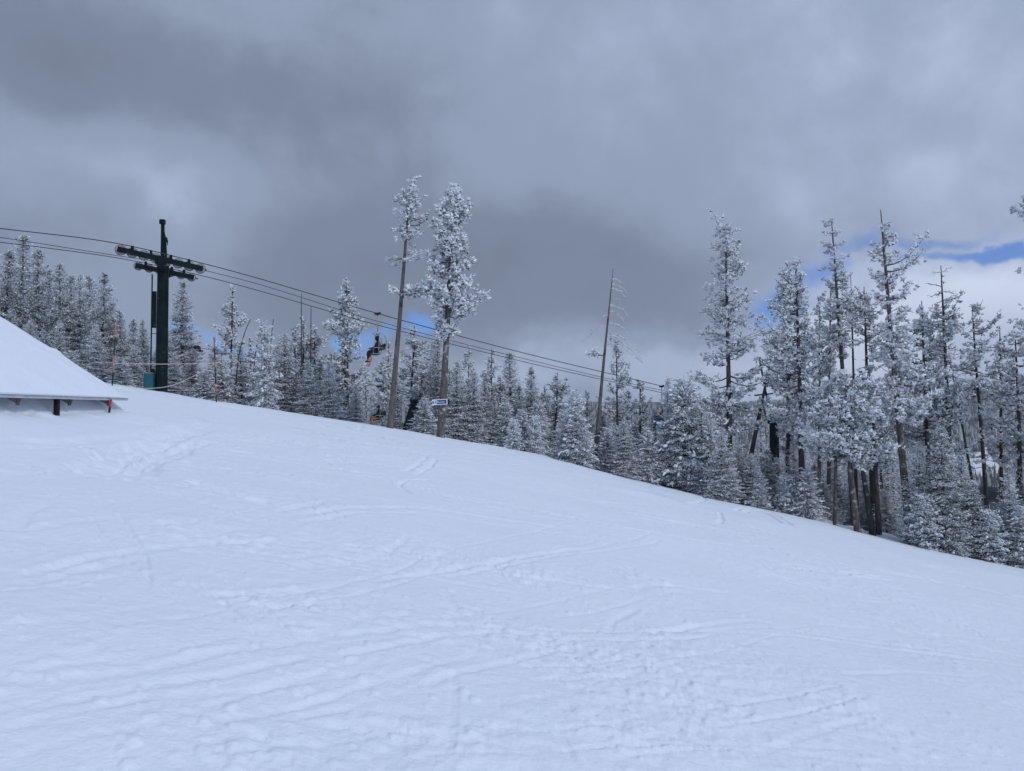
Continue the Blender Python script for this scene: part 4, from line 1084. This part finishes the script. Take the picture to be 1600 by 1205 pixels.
def lift_tower():
    g = gz(TC.x, TC.y); org = Vector((TC.x, TC.y, g))
    s = empty('lift_tower', org)
    tag(s, 'dark green steel lift tower with two wheel trains and teal box at its foot', 'lift tower', 'ski lift towers')
    H = P(252, 410, 36).z - g
    m = MB(); m.tube([(0, 0, -.6), (0, 0, H * .5), (0, 0, H - .12)], [.275, .265, .255], 24); m.tube([(0, 0, H - .14), (0, 0, H + .02)], [.30, .30], 24)
    m.tube([(0, 0, .62), (0, 0, .70)], .30, 24)
    m.build('pole', M['green'], s, False)
    zarm = along(NEAR, -1.75, 0) - .42 - g
    m = MB(); m.beam(LN * -1.95 + Vector((0, 0, zarm)), LN * 1.95 + Vector((0, 0, zarm)), .26, .30, 0, .02)
    m.box((0, 0, zarm), (.5, .5, .40), LN.to_track_quat('X', 'Z'), 0, .02)
    for sg in (-1, 1): m.box(LN * 1.75 * sg + Vector((0, 0, zarm + .1)), (.5, .24, .40), LD.to_track_quat('X', 'Z'), 0, .02)
    m.build('crossarm', M['green'], s)
    sheave_train(s, org, -1.75, NEAR, 3.5, 8, .47); sheave_train(s, org, 1.75, FAR, 2.6, 6, .42)
    m = MB(); zt = P(251, 345, 36).z - g
    m.beam((-.05, 0, zarm), (-.05, 0, zt), .13, .13, 0, .01, up=Vector((1, 0, 0))); m.beam((.17, 0, zarm), (.05, 0, zt - .8), .09, .10, 0, .01, up=Vector((1, 0, 0)))
    m.beam((.05, 0, zt - .8), (-.05, 0, zt - .35), .07, .08, up=Vector((1, 0, 0)))
    m.box((-.07, 0, zt - .06), (.24, .22, .22), None, 0, .02); m.box((.13, -.02, zt - .95), (.10, .10, .25), None, 0, .02)
    m.tube([(.13, 0, zt - .80), (.20, 0, zt - 1.0), (.18, 0, zt - 1.2)], .02, 6)
    m.build('lifting_mast', M['green'], s)
    m = MB(); X = -.46
    for dx in (X - .02, X + .15): m.tube([(dx, -.12, 1.0), (dx, -.12, zarm - .25)], .022, 6) if dx < X else None
    m.tube([(X + .0, -.12, .9), (X + .0, -.12, zarm - .3)], .024, 6)
    for z in (1.05, H * .60, H * .45): m.beam((X, -.12, z), (-.2, -.05, z), .03, .03)
    m.build('conduit', M['green'], s)
    z1 = P(240, 513, 36).z - g; z2 = P(240, 456, 36).z - g
    m = MB(); m.box((X + .10, -.14, (z1 + z2) / 2), (.24, .06, z2 - z1), None, 0, .01); m.build('cover_plate', M['green'], s)
    zb = P(240, 584, 36).z - g
    m = MB(); m.box((-.47, -.22, zb / 2 - .15), (.44, .30, zb + .3), None, 0, .015); bx = m.build('control_box', M['teal'], s)
    m = MB(); m.box((-.47, -.22, zb + .012), (.48, .34, .022), None, 0, .006); m.build('lid', M['steel'], bx)
    m = MB(); m.box((-.36, -.14, zb + .13), (.14, .10, .2), None, 0, .01); m.build('junction_box', M['green'], s)
lift_tower()

def second_tower():
    p = on_line(0, 37.3); g = gz(p.x, p.y); org = Vector((p.x, p.y, g)); s = empty('lift_tower', org)
    tag(s, 'dark lift tower half hidden in the pines on the right with crossbar mast', 'lift tower', 'ski lift towers')
    H = P(1205, 657, p.y).z - g
    m = MB(); m.box((0, 0, H / 2 - .3), (.46, .46, H + .6), LD.to_track_quat('X', 'Z'), 0, .03); m.build('pole', M['green'], s)
    m = MB(); m.beam(LN * -1.9 + Vector((0, 0, H - .1)), LN * .5 + Vector((0, 0, H - .1)), .24, .28, 0, .02)
    m.build('crossarm', M['green'], s)
    for sg in (-1,):
        c = LN * 1.75 * sg + Vector((0, 0, H + .08)); d = LD + Vector((0, 0, -.2))
        m = MB(); m.beam(c - d * .8, c + d * .8, .10, .18, 0, .01); tr = m.build('sheave_train', M['green'], s)
        for i in range(4):
            w = MB(); cc = c + d * (-.65 + i * .43); w.lathe(cc - LN * .06, LN, [(0, .17), (.01, .19), (.11, .19), (.12, .17)], 18); w.build('sheave', M['sheave'], tr)
    Q = lambda u, v: P(u, v, p.y) - org
    m = MB(); m.beam(Q(1205, 657), Q(1187, 563), .10, .10, 0, 0, Vector((0, 1, 0))); m.beam(Q(1199, 657), Q(1187, 620), .08, .08, 0, 0, Vector((0, 1, 0))); m.beam(Q(1179, 618), Q(1218, 614), .10, .10, 0, .01); m.beam(Q(1199, 605), Q(1202, 590), .06, .06, 0, 0, Vector((0, 1, 0)))
    m.build('lifting_mast', M['green'], s)
    m = MB(); m.tube([Q(1197, 662), Q(1197, 700)], .02, 6); m.box(Q(1188, 663), (.22, .2, .14), None, 0, .02); m.build('conduit', M['green'], s)
second_tower()

# a second line below: leaning post, wheel, cable
R2 = [P(296, 541, 58), P(345, 549, 56), P(470, 576, 50.7), P(590, 603, 46), P(652, 617, 43.6)]
rope('haul_rope', R2, .02, 'cable of the lower lift glimpsed through the trees behind the left pole', group='lift cables')
def leaning_tower():
    LY = 43.3; p = P(640, 640, LY); b = P(637, 668, LY); s = empty('lift_tower', b)
    tag(s, 'tilted dark green lift tower standing between the two tall pines', 'lift tower', 'ski lift towers')
    t = P(650, 627, LY) - b
    m = MB(); m.beam(-t * .6, t, .48, .48, 0, .04, Vector((0, 1, 0))); m.build('pole', M['green'], s)
    m = MB(); m.beam(t - LN * .9, t + LN * .9, .26, .22, 0, .02); m.build('crossarm', M['green'], s)
    m = MB(); m.box(t * .55 + Vector((-.46, -.3, 0)), (.18, .12, 1.0), None, 0, .02); m.build('ladder_box', M['steel'], s)
leaning_tower()
def wheel_in_trees():
    c = P(299, 545, 58); s = empty('sheave_head', c); tag(s, 'dark wheel head of the lower lift hidden among the firs right of the tower', 'lift wheel')
    m = MB(); m.beam((-.9, 0, .05), (.9, 0, -.2), .1, .16, 0, .01); m.beam((.1, .2, .25), (.1, .2, -6), .35, .35, 0, .02, Vector((1, 0, 0))); m.build('frame', M['green'], s)
    for x in (-.6, -.1, .5):
        m = MB(); m.lathe((x, -.08, .08 - .12 * x), (0, 1, 0), [(0, .2), (.02, .24), (.1, .24), (.12, .2)], 18); m.build('sheave', M['black'], s)
wheel_in_trees()

# ------------------------------------------------------------------ chairs and riders
FWD = -LD                              # chairs on view travel up the hill, to the left
def chair(loc, label, rz):
    s = empty('lift_chair', loc, rz); tag(s, label, 'lift chair', 'double chairs on the lift')
    m = MB(); m.tube([(-.16, 0, .035), (.16, 0, -.035)], .05, 8); m.box((0, 0, -.02), (.16, .08, .12), None, 0, .01); m.build('grip', M['black'], s)
    m = MB(); m.tube([(0, 0, -.02), (0, 0, -1.02)], .028, 8); m.build('hanger', M['steel'], s, True)
    m = MB(); m.box((0, 0, -1.04), (.10, .12, .16), None, 0, .01)
    m.tube([(0, -.52, -1.06), (0, .52, -1.06)], .024, 8)
    for sg in (-1, 1):
        y = .52 * sg
        m.tube([(.0, y, -1.06), (.02, y, -1.5), (.04, y, -2.06)], .022, 8)
        m.tube([(0, y, -1.06), (-.16, y, -1.08), (-.30, y, -1.25), (-.36, y, -1.55), (-.32, y, -1.9), (-.10, y, -2.12), (.40, y, -2.10)], .020, 8)
        m.tube([(-.34, y, -1.82), (.30, y, -1.80), (.34, y, -1.86), (.30, y, -2.10)], .018, 8)
    m.tube([(.06, -.52, -1.08), (.16, -.45, -1.0), (.22, -.1, -1.02), (.22, .4, -1.04), (.08, .52, -1.08)], .014, 6)
    m.build('frame', M['steel'], s, True)
    m = MB(); m.box((.14, 0, -2.10), (.46, 1.0, .05), None, 0, .02); m.build('seat', M['black'], s)
    m = MB(); m.box((-.30, 0, -1.72), (.05, 1.0, .30), Matrix.Rotation(-.12, 3, 'Y'), 0, .02); m.build('backrest', M['black'], s)
    return s

def rider(loc, rz, label, jacket, pants, helmet, face='skin'):
    """seated figure; origin on the seat, +x forward"""
    bones = {}; verts = []; edges = []; rad = []
    def v(p, r): verts.append(p); rad.append(r); return len(verts) - 1
    def e(a, b): edges.append((a, b))
    pel = v((0, 0, .14), (.18, .16)); sp = v((.0, 0, .34), (.20, .165)); ch = v((.03, 0, .50), (.20, .165)); nk = v((.01, 0, .635), (.062, .062)); hd0 = v((.035, 0, .70), (.085, .09)); hd = v((.04, 0, .78), (.098, .092)); hd2 = v((.035, 0, .86), (.07, .07))
    e(pel, sp); e(sp, ch); e(ch, nk); e(nk, hd0); e(hd0, hd); e(hd, hd2)
    nose = v((.145, 0, .765), (.018, .018)); e(hd, nose)
    hands = []
    for sg in (-1, 1):
        sh = v((-.02, .19 * sg, .555), (.10, .095)); el = v((.10, .27 * sg, .33), (.075, .072)); wr = v((.32, .17 * sg, .27), (.040, .038)); pm = v((.385, .14 * sg, .262), (.042, .026))
        e(ch, sh); e(sh, el); e(el, wr); e(wr, pm)
        for k, (dy, ln) in enumerate(((-.030, .070), (-.010, .080), (.011, .074), (.030, .058))):
            k1 = v((.425, .14 * sg + dy, .262), (.011, .011)); k2 = v((.425 + ln * .55, .14 * sg + dy * 1.1, .252), (.010, .010)); k3 = v((.425 + ln * .75, .14 * sg + dy * 1.1, .225), (.009, .009))
            e(pm, k1); e(k1, k2); e(k2, k3)
        t1 = v((.375, (.14 - .045) * sg, .268), (.012, .012)); t2 = v((.415, (.14 - .062) * sg, .262), (.010, .010)); e(pm, t1); e(t1, t2)
        hp = v((.04, .095 * sg, .11), (.125, .12)); kn = v((.46, .13 * sg, .115), (.095, .098)); cf = v((.47, .13 * sg, -.10), (.09, .09)); an = v((.44, .13 * sg, -.34), (.075, .075)); he = v((.42, .13 * sg, -.40), (.062, .05)); to = v((.63, .15 * sg, -.41), (.05, .042))
        e(pel, hp); e(hp, kn); e(kn, cf); e(cf, an); e(an, he); e(he, to)
    me = bpy.data.meshes.new('person'); me.from_pydata(verts, edges, [])
    o = link('person', me)
    sk = o.modifiers.new('skin', 'SKIN'); sk.use_smooth_shade = True
    for i, d in enumerate(me.skin_vertices[0].data): d.radius = rad[i]; d.use_root = (i == 0)
    sb = o.modifiers.new('sub', 'SUBSURF'); sb.levels = 1; sb.render_levels = 1
    dg = bpy.context.evaluated_depsgraph_get(); dg.update()
    m2 = bpy.data.meshes.new_from_object(o.evaluated_get(dg)); o.modifiers.clear(); o.data = m2
    m2.materials.clear()
    for q in (M[jacket], M[pants], M['cloth_black'], M['cloth_black' if face is None else face]): m2.materials.append(q)
    for p in m2.polygons:
        c = p.center
        if c.z > .665: p.material_index = 3
        elif c.z < -.27: p.material_index = 2
        elif c.x > .335 and c.z > .205: p.material_index = 2
        elif c.z < .175 and (c.x > .02 or c.z < .12) and c.z < .205: p.material_index = 1
        else: p.material_index = 0
        p.use_smooth = True
    o.location = loc; o.rotation_euler = (0, 0, rz)
    m = MB(); m.lathe((.02, 0, .755), (0, 0, 1), [(0, .118), (.05, .126), (.10, .115), (.14, .08), (.16, .03)], 16); m.build('helmet', M[helmet], o, True)
    m = MB(); m.box((.128, 0, .795), (.035, .16, .07), None, 0, .015); m.build('goggles', M['black'], o)
    tag(o, label, 'person', 'riders on the lift')
    return o

def snowboard(loc, rot, label):
    m = MB(); n = 22; out = []
    for k in range(n):
        t = 2 * PI * k / n; x = math.cos(t); y = math.sin(t)
        out.append((.128 * np.sign(x) * abs(x) ** .6 * (1 - .10 * (1 - y * y)), .62 * np.sign(y) * abs(y) ** .75))
    V = []
    for zt in (0, .014):
        for x, y in out: V.append((x, y, zt + .05 * max(0, (abs(y) - .45) / .17) ** 2))
    m._add(V, [tuple(range(n - 1, -1, -1)), tuple(range(n, 2 * n))]); 
    for k in range(n): m._add([V[k], V[(k + 1) % n], V[n + (k + 1) % n], V[n + k]], [(0, 1, 2, 3)], 1)
    b = m.build('snowboard', [M['pink'], M['black']])
    b.location = loc; b.rotation_euler = rot
    for y in (-.22, .22):
        m = MB(); m.box((0, y, .05), (.16, .13, .05), None, 0, .015); m.tube([(-.07, y, .06), (-.10, y, .16), (-.08, y, .20)], .03, 6); m.build('binding', M['black'], b)
    return tag(b, label, 'snowboard')

RZ = math.atan2(FWD.y, FWD.x)
def place_set(gp, chair_label, rider_label, j, p, h, off=0.0):
    c = chair(gp, chair_label, RZ)
    c2, s2 = math.cos(RZ), math.sin(RZ)
    def W(x, y, z): return gp + Vector((x * c2 - y * s2, x * s2 + y * c2, z))
    rider(W(.02, off, -2.085), RZ, rider_label, j, p, h, None if p == 'cloth_black' else 'skin')
    return W
gp = rope_pt(-1.75, 590, 490)
W = place_set(gp, 'occupied double chair hanging from the upper cable against blue sky', 'person all in black sitting on the chair against blue sky', 'cloth_black', 'cloth_black', 'black', .22)
snowboard(W(.46, .18, -2.56), (math.radians(20), math.radians(10), RZ), 'pink based snowboard hanging from the boots of the black clad rider')
gp = rope_pt(-1.75, 1034, 603.5)
W = place_set(gp, 'occupied double chair partly hidden by the wide snowy fir', 'person in brown jacket and blue trousers on the chair by the snowy fir', 'cloth_brown', 'cloth_blue', 'black', .2)
gp = P(592, 603.5, 45.9)
W = place_set(gp, 'occupied lower chair hanging low among the frosted trees', 'person in black jacket and rust trousers on the low chair among trees', 'cloth_black', 'cloth_orange', 'black', .2)

# ------------------------------------------------------------------ marker poles and fence rope
def marker(u1, v1, u2, v2, Y, r, bands, label, mat='black', bandmat='orange', ext=.6, wd=1.0):
    b = P(u2, v2, Y); t = P(u1, v1, Y); d = (b - t)
    s = empty('marker_pole', b); tag(s, label, 'marker pole', 'boundary marker poles')
    m = MB(); m.tube([d.normalized() * ext, (t - b) * .5, t - b], [r, r, r * .9], 8); m.build('pole', M[mat], s, True)
    for va, vb in bands:
        fa = (va - v2) / (v1 - v2); fb = (vb - v2) / (v1 - v2)
        fs = [fa + (min(fb, 1.01) - fa) * k / 7 for k in range(8)]
        m = MB(); m.tube([(t - b) * f + Vector((random.uniform(-.012, .012), 0, 0)) for f in fs], [r * (1.1 + .65 * wd * random.random()) for f in fs], 9); m.build('band', M[bandmat], s, True)
marker(181.5, 505, 175, 608, 33, .028, [(528, 504), (582, 556)], 'orange banded black pole rising behind the snowy roof')
marker(334.5, 526, 338.5, 637, 33, .026, [(545, 526), (575, 563), (618, 600)], 'orange banded black pole standing right of the lift tower')
marker(173, 624, 170, 650, 17.0, .025, [(637, 624.5)], 'short red topped pole under the shelter eave', bandmat='red', ext=.3, wd=.1)
rope('fence_rope', [P(177, 568, 33), P(215, 568.5, 33), P(250, 569, 33.2), P(295, 568.5, 33), P(336, 568, 33)], .016, 'upper pale rope strung level between the two orange banded poles', 'yellowrope', 'rope', 'fence ropes', 30)
rope('fence_rope', [P(176, 600, 33), P(232, 607, 33.2), P(262, 604, 33.2), P(300, 589, 33), P(335, 569, 33), P(340, 566, 33), P(350, 571, 33), P(362, 584, 33)], .016, 'lower sagging pale rope passing the foot of the green tower', 'yellowrope', 'rope', 'fence ropes', 40)

# ------------------------------------------------------------------ trail sign on the pine
def trail_sign():
    c = P(689.0, 628.3, 36.75); s = empty('trail_sign', c); s.rotation_euler = (0, math.radians(-3), math.radians(-6))
    tag(s, 'small white and blue trail sign nailed to the tall pine', 'sign')
    k = 36.75 / F
    w, h = 24.5 * k, 8.6 * k
    m = MB(); m.box((-.06, 0, 0), (w, .03, h), None, 0, .006); m.build('board', M['white'], s)
    m = MB(); m.box((-.06 + 3.0 * k, -.018, 0), (15.6 * k, .006, 6.2 * k), None, 0, .002); m.build('blue_panel', M['blue'], s)
    m = MB(); m.box((-.06 - 10.4 * k, -.018, 0), (2.2 * k, .006, 4.0 * k), None, 0, .002); m.build('symbol_panel', M['blue'], s)
    m = MB(); m.lathe((-.06 + 12.2 * k, .002, 0), (0, 1, 0), [(-.012, 4.2 * k), (.012, 4.2 * k)], 20); m.build('end_disc', M['black'], s)
    m = MB()      # skier mark
    m.beam((-.06 - 8.3 * k, -.0175, -.03), (-.06 - 5.6 * k, -.0175, -.055), .004, .018); m.beam((-.06 - 7.6 * k, -.0175, -.03), (-.06 - 6.6 * k, -.0175, .03), .004, .03); m.beam((-.06 - 6.6 * k, -.0175, .03), (-.06 - 5.8 * k, -.0175, .0), .004, .02)
    m.lathe((-.06 - 6.3 * k, -.0155, .06), (0, -1, 0), [(0, .022), (.004, .022)], 10); m.build('skier_mark', M['blue'], s)
    cu = bpy.data.curves.new('lettering', 'FONT'); cu.body = 'Bunny'; cu.size = 5.0 * k; cu.extrude = .002; cu.align_y = 'CENTER'
    o = bpy.data.objects.new('lettering', cu); COL.objects.link(o)
    dg = bpy.context.evaluated_depsgraph_get(); dg.update(); me = bpy.data.meshes.new_from_object(o.evaluated_get(dg)); bpy.data.objects.remove(o)
    me.materials.clear(); me.materials.append(M['white'])
    t = link('lettering', me, s); t.location = (-.06 - 4.4 * k, -.0235, 0); t.rotation_euler = (PI / 2, 0, 0)
trail_sign()

# ------------------------------------------------------------------ air
def haze():
    m = MB(); m.box((0, 0, 60), (8400, 8400, 700)); o = m.build('haze', bpy.data.materials.new('air')); mt = o.data.materials[0]; mt.use_nodes = True
    nt = mt.node_tree; nt.nodes.remove(nt.nodes['Principled BSDF']); pv = nt.nodes.new('ShaderNodeVolumePrincipled')
    pv.inputs['Color'].default_value = (.86, .91, 1.0, 1); pv.inputs['Density'].default_value = .00013
    nt.links.new(pv.outputs[0], nt.nodes['Material Output'].inputs['Volume'])
    tag(o, kind='stuff')
haze()

# ------------------------------------------------------------------ sky, sun, camera
SUN_EL, SUN_ROT = math.radians(40), math.radians(132)
def world():
    w = bpy.data.worlds.new('World'); SC.world = w; w.use_nodes = True
    nt = w.node_tree; N = nt.nodes; L = nt.links
    bg = N['Background']; bg.inputs['Strength'].default_value = .1
    sky = N.new('ShaderNodeTexSky'); sky.sky_type = 'NISHITA'; sky.sun_disc = False; sky.sun_elevation = SUN_EL; sky.sun_rotation = SUN_ROT; sky.altitude = 2500; sky.dust_density = 0.0; sky.ozone_density = 6.0; sky.air_density = 1.0
    def mth(op, a, b=None, c=None, clamp=False):
        n = N.new('ShaderNodeMath'); n.operation = op; n.use_clamp = clamp
        for i, q in enumerate((a, b, c)):
            if q is None: continue
            if isinstance(q, (int, float)): n.inputs[i].default_value = q
            else: L.new(q, n.inputs[i])
        return n.outputs[0]
    tc = N.new('ShaderNodeTexCoord'); sx = N.new('ShaderNodeSeparateXYZ'); L.new(tc.outputs['Generated'], sx.inputs[0])
    X, Yv, Z = sx.outputs
    az = mth('ARCTAN2', X, Yv); el = mth('ARCSINE', Z)
    # cloud sheet seen in perspective
    den = mth('ADD', mth('MAXIMUM', Z, 0.0), .30)
    cb = N.new('ShaderNodeCombineXYZ'); L.new(mth('DIVIDE', X, den), cb.inputs[0]); L.new(mth('DIVIDE', Yv, den), cb.inputs[1])
    L.new(mth('MULTIPLY', Z, .8), cb.inputs[2])
    def noise(sc, det, vec, rough=.55, dist=0):
        n = N.new('ShaderNodeTexNoise'); n.inputs['Scale'].default_value = sc; n.inputs['Detail'].default_value = det; n.inputs['Roughness'].default_value = rough; n.inputs['Distortion'].default_value = dist
        L.new(vec, n.inputs['Vector']); return n
    n1 = noise(1.5, 5, cb.outputs[0], .52, .4).outputs['Fac']; n2 = noise(4.5, 7, tc.outputs['Generated'], .55, .3).outputs['Fac']; n3 = noise(13, 6, tc.outputs['Generated'], .6, .2).outputs['Fac']
    # shake the directions so that cloud edges are ragged
    wn = noise(3.2, 6, tc.outputs['Generated'], .6)
    sc_ = N.new('ShaderNodeSeparateColor'); L.new(wn.outputs['Color'], sc_.inputs[0])
    az2 = mth('ADD', az, mth('MULTIPLY', mth('SUBTRACT', sc_.outputs[0], .5), .36)); el2 = mth('ADD', el, mth('MULTIPLY', mth('SUBTRACT', sc_.outputs[1], .5), .20))
    def blob(u, v, su, sv):
        a, b = ray(u, v); a0 = math.atan(a); e0 = math.atan(b * math.cos(a0))
        p = mth('POWER', mth('MULTIPLY', mth('SUBTRACT', az2, a0), F / su), 2); q = mth('POWER', mth('MULTIPLY', mth('SUBTRACT', el2, e0), F / sv), 2)
        return mth('POWER', math.e, mth('MULTIPLY', mth('ADD', p, q), -1))
    bright = None
    base_ = mth('ADD', .39, mth('MULTIPLY', mth('SUBTRACT', n1, .5), .20)); base_ = mth('ADD', base_, mth('MULTIPLY', mth('SUBTRACT', n2, .5), .42)); base_ = mth('ADD', base_, mth('MULTIPLY', mth('SUBTRACT', n3, .5), .16))
    for (u, v, su, sv, k) in [
        (820, 430, 330, 110, -.20), (560, 400, 260, 80, -.10), (330, 150, 420, 75, -.07), (1050, 470, 200, 60, -.06), (150, 60, 400, 60, -.07),
        (215, 285, 150, 70, .13), (60, 240, 200, 60, .07), (300, 350, 60, 60, .14), (1150, 200, 500, 150, .12), (1450, 90, 300, 120, .08), (1500, 320, 200, 60, .10), (900, 30, 400, 60, .04),
        (1000, 560, 220, 50, .25), (1130, 540, 120, 50, .12), (1450, 520, 240, 80, .55), (1560, 450, 130, 40, .16), (760, 560, 130, 40, .20), (420, 570, 250, 40, .05), (1300, 620, 500, 40, .14)]:
        base_ = mth('ADD', base_, mth('MULTIPLY', blob(u, v, su, sv), k))
    # the cloud deck is brighter overhead and towards the veiled sun
    sd = Vector((math.sin(SUN_ROT) * math.cos(SUN_EL), math.cos(SUN_ROT) * math.cos(SUN_EL), math.sin(SUN_EL)))
    dot = mth('ADD', mth('ADD', mth('MULTIPLY', X, sd.x), mth('MULTIPLY', Yv, sd.y)), mth('MULTIPLY', Z, sd.z))
    glow = mth('POWER', mth('MAXIMUM', mth('MULTIPLY', mth('ADD', dot, .35), .74), 0), 2)
    r = N.new('ShaderNodeValToRGB'); cr = r.color_ramp; cr.interpolation = 'EASE'
    cr.elements[0].position = 0; cr.elements[0].color = (.132, .162, .218, 1); cr.elements[1].position = 1; cr.elements[1].color = (.68, .75, .92, 1)
    for p, c in ((.25, (.185, .225, .306)), (.45, (.275, .336, .465)), (.70, (.44, .515, .70))):
        q = cr.elements.new(p); q.color = (*c, 1)
    L.new(base_, r.inputs[0])
    vm = N.new('ShaderNodeVectorMath'); vm.operation = 'SCALE'; L.new(r.outputs[0], vm.inputs[0]); L.new(mth('MULTIPLY', mth('ADD', 1, mth('MULTIPLY', glow, 1.1)), 10), vm.inputs['Scale'])
    # gaps of blue
    gap = None
    for (u, v, su, sv, k) in [(1560, 408, 110, 13, 1.05), (1480, 392, 70, 14, .8), (1250, 465, 60, 30, 1.0), (1340, 430, 80, 24, .8), (1430, 395, 60, 18, .75), (640, 492, 50, 18, 1.1), (588, 503, 36, 26, 1.0), (420, 530, 90, 16, .8), (330, 530, 40, 16, .7), (520, 540, 60, 26, .7)]:
        b = mth('MULTIPLY', blob(u, v, su, sv), k); gap = b if gap is None else mth('MAXIMUM', gap, b)
    gap = mth('ADD', gap, mth('ADD', mth('MULTIPLY', mth('SUBTRACT', n3, .5), .8), mth('MULTIPLY', mth('SUBTRACT', n2, .5), .9)))
    mr = N.new('ShaderNodeMapRange'); mr.interpolation_type = 'SMOOTHSTEP'; mr.inputs['From Min'].default_value = .28; mr.inputs['From Max'].default_value = 1.08; L.new(gap, mr.inputs[0])
    mx = N.new('ShaderNodeMix'); mx.data_type = 'RGBA'; L.new(mth('MULTIPLY', mr.outputs[0], .86), mx.inputs[0]); L.new(vm.outputs[0], mx.inputs[6])
    tint = N.new('ShaderNodeMix'); tint.data_type = 'RGBA'; tint.blend_type = 'MULTIPLY'; tint.inputs[0].default_value = 1; L.new(sky.outputs[0], tint.inputs[6]); tint.inputs[7].default_value = (.46, .80, 1.25, 1); L.new(tint.outputs[2], mx.inputs[7]); L.new(mx.outputs[2], bg.inputs['Color'])
world()
sl = bpy.data.lights.new('sun', 'SUN'); sl.energy = 1.0; sl.angle = math.radians(11); sl.color = (1, .985, .96)
so = bpy.data.objects.new('sun', sl); COL.objects.link(so)
sd = Vector((math.sin(SUN_ROT) * math.cos(SUN_EL), math.cos(SUN_ROT) * math.cos(SUN_EL), math.sin(SUN_EL)))
so.rotation_euler = (-sd).to_track_quat('-Z', 'Y').to_euler(); so.location = (0, -10, 40)

cd = bpy.data.cameras.new('camera'); cd.sensor_width = 36; cd.sensor_fit = 'HORIZONTAL'; cd.lens = 36 * F / 1600; cd.clip_end = 12000; cd.clip_start = .05
co = bpy.data.objects.new('camera', cd); COL.objects.link(co); co.location = (0, 0, EYE); co.rotation_euler = (PI / 2 + PITCH, 0, 0)
SC.camera = co
SC.view_settings.view_transform = 'Standard'; SC.view_settings.look = 'None'; SC.view_settings.exposure = 0.11; SC.view_settings.gamma = 1
SC.cycles.max_bounces = 6; SC.cycles.diffuse_bounces = 3
